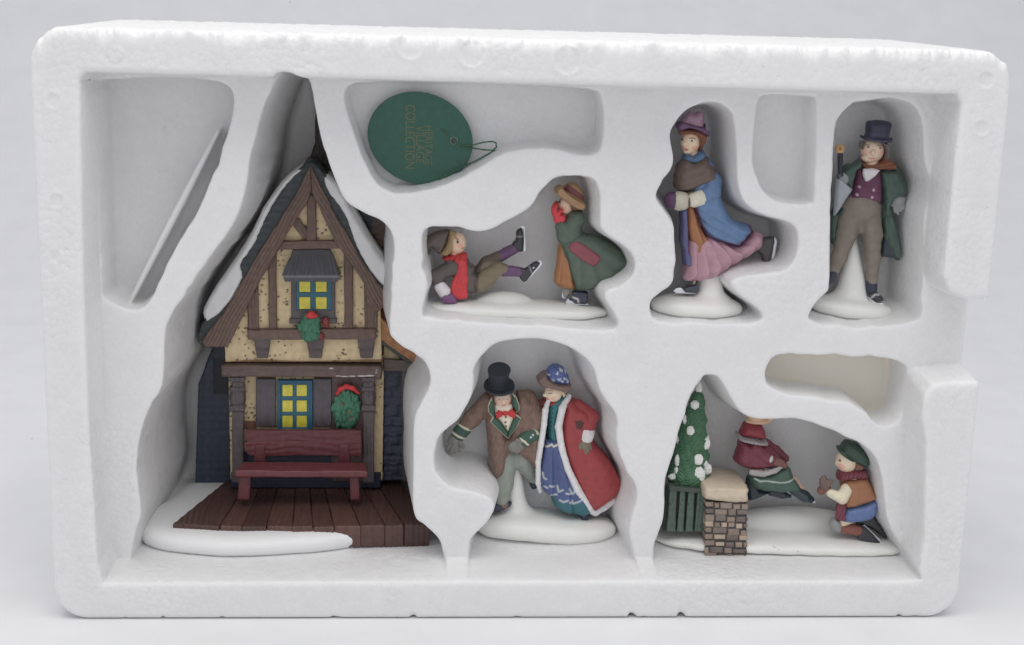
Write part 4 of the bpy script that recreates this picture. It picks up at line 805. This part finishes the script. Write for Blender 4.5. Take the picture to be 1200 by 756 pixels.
part('cuff', disp(CW.rc((450, 515, -64), 48, (442, 545, -66), 46), lambda x, y, d: .35 * vn(x, y, d, 1.1)), (208, 206, 206), dame, .5)
part('glove', U(CW.el((432, 590, -72), (42, 44, 32)), CW.ch([(408, 612, -84, 13), (400, 628, -84, 11)], 3), CW.ch([(428, 622, -88, 14), (436, 648, -88, 12)], 3), CW.ch([(446, 618, -86, 14), (454, 645, -86, 11)], 3), CW.ch([(462, 606, -80, 13), (468, 628, -80, 11)], 3), CW.ch([(402, 585, -90, 13), (396, 610, -96, 11)], 3), k=5 / 5.8), (118, 110, 92), dame, .5)
part('glove', U(CH.el((640, 470, -70), (32, 24, 26)), CH.ch([(625, 478, -92, 12), (612, 492, -94, 10)], 3), CH.ch([(640, 482, -94, 12), (630, 500, -96, 10)], 3), CH.ch([(655, 478, -90, 12), (650, 496, -92, 10)], 3), k=4 / 5.8), (112, 96, 78), dame, .5)
dress = C.infl([(402, 320), (456, 325), (482, 420), (522, 500), (572, 585), (545, 600), (492, 592), (440, 567), (425, 532), (396, 506), (382, 470), (388, 400)], 62, 24, c=0, sm=1, pw=3)
lace = [(stroke(CB, P, 7), (164, 168, 176)) for P in ([(470, 120), (478, 155), (495, 160)], [(482, 216), (502, 222)], [(520, 208), (552, 216)], [(576, 212), (586, 256), (616, 240)], [(528, 276), (572, 276)], [(640, 262), (690, 272), (704, 254)], [(664, 232), (680, 262)], [(594, 316), (620, 328), (652, 314)], [(668, 328), (700, 342), (730, 330), (752, 316)], [(684, 318), (690, 340)])]
part('dress', disp(dress, folds(645, 470, 34, .8, 515, 540), 1.5), (70, 84, 126), dame, .5, jitter=.06, paint=[(region(CB, [(455, 262), (530, 282), (600, 330), (680, 340), (770, 340), (900, 460), (600, 460), (430, 330)]), (44, 96, 106)), (stroke(C, [(396, 345), (425, 332), (432, 340), (455, 328)], 3), (190, 186, 170))] + lace)
part('boot', C.el((549, 606, -18), (20, 18, 22)), NAVY, dame, .5)
shoe_blade(C, [(530, 612), (560, 616), (566, 624), (540, 628), (530, 622)], 2, dame, -18, 6)

# ---- 5. two children by a wall and a fir tree
DEF_PLANE[0] = 126.0
KT = Crop(765, 440, 3.516); KG = Crop(850, 470, 5.818); KB = Crop(940, 500, 5.04)
t = thing('skater_figurine', 'figurine of a fir tree, stone wall and two children playing on the ice', 'figurine', at_z(900, 642, 52), 'porcelain skating figurines')
cr_ = [(PX.el((x, y, -30), (w_, .4, 30), .3), (165, 158, 146)) for x, y, w_ in ((898, 626, 1.6), (902, 628, 1), (924, 630, .9), (931, 644, .7))]
base_part(t, U(base_shape(767, 1051, 622, 638, 38, .012, 4, 2.8, 0.0, .06), PX.el((930, 624, 24), (84, 22, 20)), k=8), paint=cr_)
g_ = random.Random(9)
tree = sub('fir_tree', t)
cone_ = U(KT.rc((191, 62, 0), 9, (172, 170, 0), 42), KT.rc((172, 170, 0), 42, (146, 418, 0), 82), *[KT.rc((cx_, yc - 26, 0), r_ * .8, (cx_ - 2, yc, 0), r_) for cx_, yc, r_ in ((184, 118, 33), (176, 178, 48), (168, 250, 62), (160, 320, 74), (150, 400, 88))], k=5 / 3.5)
tsd = Cut(cone_, KT.bx(-50, 446, 400, 600, -400, 400))
tsd = disp(tsd, lambda x, y, d: .5 * np.sin(y * 1.9 + 6 * np.sin(np.arctan2(d, x - 813) * 7)) + .7 * np.sin(np.arctan2(d, x - 813) * 11 + .5 * y) * np.sin(y * .8 + 2 * np.sin(np.arctan2(d, x - 813) * 4)) + .3 * vn(x, y, d, .9), 2)
part('foliage', tsd, (62, 104, 74), tree, .6, jitter=.14)
dabs = [(168, 113, 16, 17), (148, 215, 14, 18), (210, 270, 18, 24), (176, 325, 17, 21), (180, 388, 20, 30), (212, 372, 20, 22), (226, 380, 14, 14), (128, 175, 7, 18), (103, 265, 8, 16), (94, 340, 8, 24), (74, 402, 16, 12), (90, 378, 8, 14), (222, 262, 6, 20), (208, 350, 8, 14)]
def tdep(x, y):
    d = np.linspace(-30, 20, 200); v = tsd.f(np.full(200, x / 3.516 + 765), np.full(200, y / 3.516 + 440), d); n_ = np.nonzero(v < 0)[0]
    return d[n_[0]] if len(n_) else 0.0
sn = U(*[KT.el((x, y, tdep(x, y) * 3.516), (a * 1.15, b * 1.12, 10)) for x, y, a, b in dabs], KT.rc((193, 32, 0), 6, (190, 56, 0), 15), k=4 / 3.5)
sn = disp(sn, lambda x, y, d: .6 * vn(x, y, d, .8) + .3 * vn(x, y, d, 2.0), 1.2)
part('snow_dab', sn, (214, 214, 210), tree, .5, m=M['snow'])
gate = sub('gate', t)
for x0, x1 in ((52, 88), (94, 122), (128, 160), (166, 204)):
    s_ = (x0 - 52) * .02
    part('plank', grain(KT.pr([(x0 + 14, 456), (x1 + 6, 458), (x1, 634), (x0, 632)], -34, 6, 4), 'y', .35, 1.3, x0), (70, 88, 76), gate, .55, plane=104.0, m=M['wood'], jitter=.2, paint=[(spot(KT, (x0 + 14, 520), (3, 4)), (30, 34, 32)), (spot(KT, (x0 + 22, 500), (3, 3)), (30, 34, 32))])
part('rail', grain(KT.pr([(64, 444), (208, 458), (208, 474), (62, 462)], -40, 8, 3), 'x', .3), (62, 72, 64), gate, .55, plane=104.0, m=M['wood'])
part('backing', KT.pr([(56, 450), (208, 462), (206, 636), (38, 634)], -8, 20, 3), (40, 46, 44), gate, .8, plane=104.0)
# stone wall with rows of stones painted and grooved
def stones(cr, x0, x1, y0, y1, rows, seed):
    g = random.Random(seed); R_ = []; yy = np.linspace(y0, y1, rows + 1)
    for i in range(rows):
        x = x0 - g.uniform(0, 20)
        while x < x1:
            w_ = g.uniform(24, 62); R_.append((x + 3, yy[i] + 3 + g.uniform(-4, 4), x + w_ - 3, yy[i + 1] - 3 + g.uniform(-4, 4))); x += w_
    return R_
ST = stones(KT, 208, 392, 512, 750, 9, 6)
boxes = [KT.bx(a, b + (a - 210) * .05, c, d + (a - 210) * .05, -400, 400, 7) for a, b, c, d in ST]
wallp = KT.pr([(214, 508), (388, 516), (384, 742), (210, 734)], -26, 90, 5)
allst = U(*boxes)
wl = S(lambda x, y, d: wallp.f(x, y, d) + 1.3 * np.clip(.6 + allst.f(x, y, d * 0) / .9, 0, 1) * (d < 11) + .35 * vn(x, y, d, .8), wallp.bb + np.array([-1] * 3 + [1] * 3))
sw = sub('stone_wall', t)
g = random.Random(2); pal = [(138, 122, 110), (116, 102, 94), (100, 88, 84), (124, 108, 98), (162, 146, 128), (110, 98, 92), (130, 114, 102)]
part('stonework', wl, (52, 44, 42), sw, .6, plane=86.0, paint=[(bxs, g.choice(pal)) for bxs in boxes], jitter=.1)
part('cap', disp(KT.infl([(206, 458), (240, 446), (384, 456), (392, 480), (388, 516), (340, 523), (260, 514), (208, 504)], 150, 26, c=110, sm=2, pw=3.5), lambda x, y, d: .3 * vn(x, y, d, .3)), (186, 170, 148), sw, .7, m=M['snow'], plane=87.0)
# girl sliding down behind the wall
girl = person(t, 'girl in a dark red jacket and green skirt leaning back on the wall')
body = U(KG.el((212, 70, 20), (74, 84, 72)), KG.el((300, 120, 0), (26, 16, 20)), KG.el((225, 138, 6), (90, 22, 50)), thin(KG.rc((190, 120, 20), 44, (185, 300, 20), 60), KG.rc((185, 300, 20), 60, (220, 480, 20), 60), KG.ch([(240, 520, -4, 66), (460, 540, -8, 48), (580, 665, -10, 26)], 10), KG.ch([(240, 540, 40, 60), (330, 600, 40, 40), (450, 660, 40, 22)], 10),
         KG.ch([(220, 310, -40, 42), (275, 370, -56, 34), (390, 420, -40, 26)], 8), KG.ch([(270, 290, 60, 36), (420, 400, 40, 26)], 8), r=3), k=6 / 5.8)
part('body', body, (198, 164, 136), girl, .6, m=M['skin'])
part('hood', KG.infl([(136, 145), (190, 150), (242, 160), (270, 200), (268, 256), (180, 250), (98, 228), (110, 190)], 92, 50, c=16, sm=2), (130, 44, 54), girl, .6, jitter=.06)
part('fur_collar', disp(KG.infl([(82, 228), (130, 232), (270, 262), (276, 292), (190, 288), (92, 262)], 104, 24, c=16, sm=3), lambda x, y, d: .4 * vn(x, y, d, 1.0)), (150, 144, 146), girl, .55)
jk = U(KG.infl([(100, 258), (180, 282), (270, 286), (330, 328), (372, 380), (352, 424), (280, 458), (150, 458), (62, 412), (64, 376), (86, 310)], 100, 56, c=18, sm=3), KG.ch([(270, 296, 60, 36), (350, 345, 60, 34), (420, 404, 44, 26)], 8), KG.ch([(200, 320, -52, 44), (270, 372, -64, 34)], 12), k=8 / 5.8)
part('jacket', disp(jk, lambda x, y, d: .35 * vn(x, y, d, .4)), (112, 48, 62), girl, .6, jitter=.08)
part('cuff', KG.el((286, 374, -66), (24, 32, 30), .5), (186, 182, 182), girl, .5)
part('cuff', KG.rc((330, 300, 66), 18, (385, 318, 60), 14), (160, 156, 156), girl, .55)
part('glove', U(KG.el((340, 396, -58), (46, 30, 26)), KG.ch([(370, 400, -62, 15), (400, 416, -58, 13)], 3), KG.ch([(364, 414, -66, 14), (396, 428, -62, 12)], 3), KG.ch([(356, 424, -60, 13), (384, 436, -56, 11)], 3), KG.ch([(350, 384, -76, 13), (378, 390, -78, 11)], 3), k=5 / 5.8), (116, 76, 66), girl, .5)
part('jacket_hem', disp(KG.ch([(165, 465, -70, 20), (240, 472, -84, 20), (320, 452, -80, 17), (365, 432, -60, 13)], 4), lambda x, y, d: .35 * vn(x, y, d, 1.0)), (160, 154, 152), girl, .5)
sk = KG.infl([(170, 480), (290, 480), (415, 428), (460, 505), (504, 572), (490, 604), (440, 614), (300, 608), (195, 592), (160, 540)], 96, 46, c=8, sm=2)
part('skirt', disp(sk, folds(893, 520, 20, .7, 550, 575), 1.5), (66, 88, 78), girl, .55, jitter=.06, paint=[(stroke(KG, [(184, 506), (220, 520), (280, 520), (350, 531), (410, 525), (456, 508)], 4), (170, 182, 176))])
part('underskirt', KG.infl([(150, 530), (190, 500), (230, 600), (330, 612), (250, 650), (160, 680), (142, 610)], 70, 30, c=24, sm=2), (42, 52, 62), girl, .6)
part('boot', KG.ch([(470, 600, -8, 40), (540, 648, -10, 40), (578, 668, -10, 26)], 6), (44, 56, 64), girl, .55, m=M['gloss'])
part('boot', KG.ch([(320, 628, 40, 30), (400, 650, 40, 28), (450, 662, 40, 12)], 6), (38, 48, 58), girl, .55, m=M['gloss'])
shoe_blade(KG, [(580, 655), (596, 655), (616, 692), (574, 690)], 2, girl, -12, 8)
# boy kneeling
DEF_PLANE[0] = 105.0
boy = person(t, 'kneeling boy in green cap, orange vest and blue breeches')
body = U(KB.el((262, 205, 0), (62, 66, 58)), KB.el((207, 215, -4), (13, 18, 14)), thin(KB.rc((290, 250, 0), 44, (310, 330, 0), 60), KB.rc((310, 330, 0), 66, (320, 470, 0), 62), KB.ch([(320, 500, -20, 60), (200, 570, -24, 36), (340, 610, -24, 30), (420, 650, -24, 24)], 6), KB.ch([(340, 500, 24, 56), (240, 560, 24, 26), (400, 570, 24, 26), (480, 620, 24, 22)], 6),
         KB.ch([(255, 350, -40, 30), (216, 400, -50, 26), (140, 360, -40, 22)], 5)), k=5 / 5)
part('body', body, (226, 196, 168), boy, .5, m=M['skin'], paint=[(soft(spot(KB, (222, 225), (18, 18)), 1.5), (224, 166, 146)), (spot(KB, (214, 190), (5, 7)), (70, 50, 42))], soft=.4)
part('hair', KB.infl([(290, 195), (350, 205), (362, 240), (330, 256), (290, 252), (298, 220)], 58, 20, c=4, sm=2), (116, 80, 64), boy, .5)
part('cap', U(KB.infl([(222, 140), (244, 92), (278, 80), (340, 114), (386, 168), (392, 215), (366, 234), (320, 216), (262, 178)], 76, 36, sm=3), KB.infl([(208, 128), (226, 118), (262, 160), (300, 192), (290, 200), (248, 180), (218, 150)], 64, 12, sm=2), k=3 / 5), (52, 72, 62), boy, .5, jitter=.05)
scf = U(KB.infl([(205, 296), (214, 265), (270, 252), (358, 240), (378, 268), (372, 300), (290, 300), (216, 314)], 72, 24, sm=2), KB.infl([(196, 400), (236, 420), (242, 470), (238, 538), (184, 524), (188, 470)], 24, 12, c=-54, sm=2), KB.infl([(360, 255), (385, 300), (438, 400), (428, 420), (405, 380), (365, 310)], 40, 16, c=14, sm=2), k=2 / 5)
part('scarf', disp(scf, lambda x, y, d: .3 * np.sin(x * 1.3 + y * .6)), (112, 52, 66), boy, .5)
part('vest', KB.infl([(232, 310), (300, 296), (370, 288), (416, 368), (432, 412), (350, 446), (240, 470), (232, 400)], 92, 36, sm=2), (146, 98, 66), boy, .55, jitter=.06)
part('sleeve', KB.ch([(246, 354, -62, 37), (216, 398, -74, 33), (150, 372, -66, 25)], 12), (206, 196, 170), boy, .5)
part('mitten', U(KB.el((118, 318, -60), (32, 36, 28)), KB.ch([(104, 300, -64, 19), (112, 282, -64, 16)], 4), KB.ch([(136, 318, -76, 15), (152, 300, -78, 12)], 4), k=5 / 5), (104, 84, 78), boy, .5)
part('mitten', U(KB.el((128, 350, -50), (32, 26, 26)), KB.el((102, 365, -40), (24, 26, 24)), k=5 / 5), (116, 76, 62), boy, .5)
part('breeches', KB.infl([(240, 466), (350, 440), (426, 408), (432, 480), (404, 530), (330, 550), (230, 550)], 92, 34, sm=2), (84, 106, 150), boy, .55, jitter=.05)
part('knee_patch', KB.infl([(152, 572), (178, 530), (222, 550), (220, 612), (176, 604)], 46, 26, c=-20, sm=3), (132, 134, 132), boy, .5)
part('stocking', KB.ch([(230, 592, -26, 28), (325, 604, -26, 33)], 5), (128, 76, 62), boy, .5)
for P, Q_, d in (([(318, 620), (340, 580), (362, 572), (455, 672), (440, 682), (380, 672), (322, 648)], [(342, 572), (358, 566), (466, 668), (456, 680)], -28), ([(318, 560), (405, 520), (430, 530), (512, 652), (482, 656), (400, 602), (330, 590)], [(404, 520), (420, 520), (520, 652), (506, 662)], 26)):
    part('boot', KB.infl(P, 34, 20, c=d, sm=2), BLACK, boy, .5, m=M['gloss'])
    shoe_blade(KB, Q_, 2, boy, d - 8, 8)
# ------------------------------------------------------------------ the round card tag
TG = Crop(425, 105, 6.576)
DEF_PLANE[0] = REC + 40.0
tag_o = thing('hang_tag', 'round dark green card hang tag with faint gold lettering and a green string', 'hang tag', at(490, 212, REC + 40.0))
disc = [(443 + 412 * math.cos(a) * .94 - 350 * math.sin(a) * .342, 374 + 412 * math.cos(a) * .342 + 350 * math.sin(a) * .94) for a in np.arange(0, 2 * math.pi, math.pi / 24)]
hole = TG.el((703, 393, 0), (32, 32, 60))
card = Cut(TG.pr(catmull(disc, 3), -5, 5, 2), hole)
card = S(card.f, card.bb)
GRN = (42, 88, 74)
def lettered():
    o = part('card', card, GRN, tag_o, .5, jitter=.03)
    return o
lettered()
goldm, nt_, b_ = newmat('faint_gold_foil')
n_ = N(nt_, 'ShaderNodeTexNoise', Scale=400.0); mx_ = N(nt_, 'ShaderNodeMix', data_type='RGBA'); mx_.inputs['A'].default_value = (*lin(72, 98, 76), 1); mx_.inputs['B'].default_value = (*lin(134, 126, 88), 1)
nt_.links.new(n_.outputs['Fac'], mx_.inputs['Factor']); nt_.links.new(mx_.outputs['Result'], b_.inputs['Base Color']); b_.inputs['Roughness'].default_value = .45
def lettering(body, px, py, size, length):
    """a line of lettering that reads downwards on the card, px, py = its middle"""
    cu = bpy.data.curves.new('lettering', 'FONT'); cu.body = body; cu.align_x = 'CENTER'; cu.align_y = 'CENTER'; cu.extrude = .00004; cu.size = size
    tmp = bpy.data.objects.new('lettering', cu); col.objects.link(tmp); bpy.context.view_layer.update()
    me = bpy.data.meshes.new_from_object(tmp.evaluated_get(bpy.context.evaluated_depsgraph_get()))
    wd = max(v.co.x for v in me.vertices) - min(v.co.x for v in me.vertices)
    bpy.data.objects.remove(tmp); bpy.data.curves.remove(cu)
    me.transform(Matrix.Scale(length / wd, 4, (1, 0, 0)))
    o = bpy.data.objects.new('lettering', me); col.objects.link(o); o.parent = tag_o; me.materials.clear()
    P = at(px, py, REC + 40.0); P[1] -= 5 / 6.576 * 1.05 + .25
    o.location = Vector(P * S_) - tag_o.location
    o.rotation_euler = (math.radians(90), math.radians(90), 0)
    me.materials.append(goldm); return o
u_ = 1.04 * S_
lettering('COLLECTION', 425 + 362 / 6.576, 105 + 365 / 6.576, 16 * u_, 74 * u_)
lettering('VILLAGE', 425 + 440 / 6.576, 105 + 425 / 6.576, 14 * u_, 44 * u_)
lettering('HERITAGE', 425 + 505 / 6.576, 105 + 430 / 6.576, 13 * u_, 46 * u_)
part('eyelet', Cut(TG.el((703, 393, -5), (33, 33, 5)), TG.el((703, 393, -6), (24, 24, 30))), (110, 130, 122), tag_o, .4, m=M['metal'])
st = U(TG.ch([(703, 393, 0, 5), (640, 330, -12, 5), (610, 310, -10, 5)], 1), TG.ch([(700, 400, -8, 5.5), (770, 430, -12, 5.5), (845, 428, -10, 6), (930, 405, -12, 6), (1000, 398, -14, 6), (1026, 410, -14, 6), (1030, 440, -14, 6), (1005, 466, -14, 6), (930, 462, -12, 6), (846, 450, -8, 6), (760, 440, -12, 5.5)], 1),
       TG.ch([(1045, 468, -14, 7), (1000, 476, -16, 6), (940, 510, -16, 6), (860, 555, -14, 6), (760, 600, -13, 5.5), (680, 640, -12, 5.5), (600, 690, -12, 5.5), (555, 735, -12, 6)], 1), TG.ch([(770, 595, -13, 5), (690, 620, -13, 5), (640, 655, -13, 5), (590, 690, -14, 5)], 1))
part('string', disp(st, lambda x, y, d: .22 * np.sin((x + y * .6) * 2.4), .5), (58, 96, 72), tag_o, .4)
# ------------------------------------------------------------------ surface, light, camera
def sweep_material():
    m, nt, b = newmat('white_sweep_paper'); tc = N(nt, 'ShaderNodeTexCoord')
    n = N(nt, 'ShaderNodeTexNoise', Scale=30.0, Detail=6.0); nt.links.new(tc.outputs['Object'], n.inputs['Vector'])
    mx = N(nt, 'ShaderNodeMix', data_type='RGBA'); mx.inputs['A'].default_value = (.74, .74, .745, 1); mx.inputs['B'].default_value = (.84, .84, .85, 1)
    nt.links.new(n.outputs['Fac'], mx.inputs['Factor'])
    v = N(nt, 'ShaderNodeTexVoronoi', Scale=34.0); nt.links.new(tc.outputs['Object'], v.inputs['Vector'])
    r = N(nt, 'ShaderNodeMapRange'); r.inputs['From Min'].default_value = .018; r.inputs['From Max'].default_value = .03; r.inputs['To Min'].default_value = .35
    nt.links.new(v.outputs['Distance'], r.inputs['Value'])
    m2 = N(nt, 'ShaderNodeVectorMath', operation='SCALE'); nt.links.new(mx.outputs['Result'], m2.inputs[0]); nt.links.new(r.outputs[0], m2.inputs['Scale'])
    nt.links.new(m2.outputs[0], b.inputs['Base Color']); b.inputs['Roughness'].default_value = .6
    n2 = N(nt, 'ShaderNodeTexNoise', Scale=900.0, Detail=3.0); nt.links.new(tc.outputs['Object'], n2.inputs['Vector'])
    pv = bump(nt, b, n2.outputs['Fac'], .1, .0004)
    n4 = N(nt, 'ShaderNodeTexNoise', Scale=9.0, Detail=2.0, Distortion=1.5); nt.links.new(tc.outputs['Object'], n4.inputs['Vector'])
    bump(nt, b, n4.outputs['Fac'], .25, .004, pv)
    return m
prof = [(-2600, 0), (-900, 0), (0, 0), (700, 0), (1300, 0)]
for i in range(1, 17):
    a = i / 16 * math.pi / 2; prof.append((1300 + 2200 * math.sin(a), 2200 - 2200 * math.cos(a)))
prof.append((3500, 6500))
xs = [-3600, -1500, 0, 1500, 3600]; nx = len(xs)
V = [(x, y, z - .5) for (y, z) in prof for x in xs]
Q = np.array([(j * nx + i, j * nx + i + 1, (j + 1) * nx + i + 1, (j + 1) * nx + i) for j in range(len(prof) - 1) for i in range(nx - 1)])
g = raw_mesh('backdrop', np.array(V), Q, sweep_material()); g['kind'] = 'structure'

sc = bpy.context.scene
w = bpy.data.worlds.new('World'); sc.world = w; w.use_nodes = True
w.node_tree.nodes['Background'].inputs[0].default_value = (.945, .955, 1.0, 1); w.node_tree.nodes['Background'].inputs[1].default_value = .66
def area(name, loc, target, size, power, color=(1, 1, 1)):
    l = bpy.data.lights.new(name, 'AREA'); l.shape = 'RECTANGLE'; l.size, l.size_y = size; l.energy = power; l.color = color
    o = bpy.data.objects.new(name, l); col.objects.link(o); o.location = loc
    o.rotation_euler = (Vector(target) - Vector(loc)).to_track_quat('-Z', 'Y').to_euler()
    return o
area('softbox', (-.05, -.22, .95), (0, .02, .1), (1.0, .7), 5.2, (1, .985, .96))

cd = bpy.data.cameras.new('camera'); co = bpy.data.objects.new('camera', cd); col.objects.link(co); sc.camera = co
cd.sensor_width = 36; cd.sensor_fit = 'HORIZONTAL'; cd.lens = 36 * F / 1200; cd.clip_start = .01; cd.clip_end = 50
R = Matrix([list(RB[0]), list(-RB[1]), list(-RB[2])]).transposed()
co.matrix_world = Matrix.Translation(Vector(CAM * S_)) @ R.to_4x4()
sc.view_settings.view_transform = 'Standard'; sc.view_settings.look = 'None'; sc.view_settings.gamma = 1; sc.view_settings.exposure = 0
sc.cycles.max_bounces = 5; sc.cycles.diffuse_bounces = 4; sc.cycles.glossy_bounces = 2
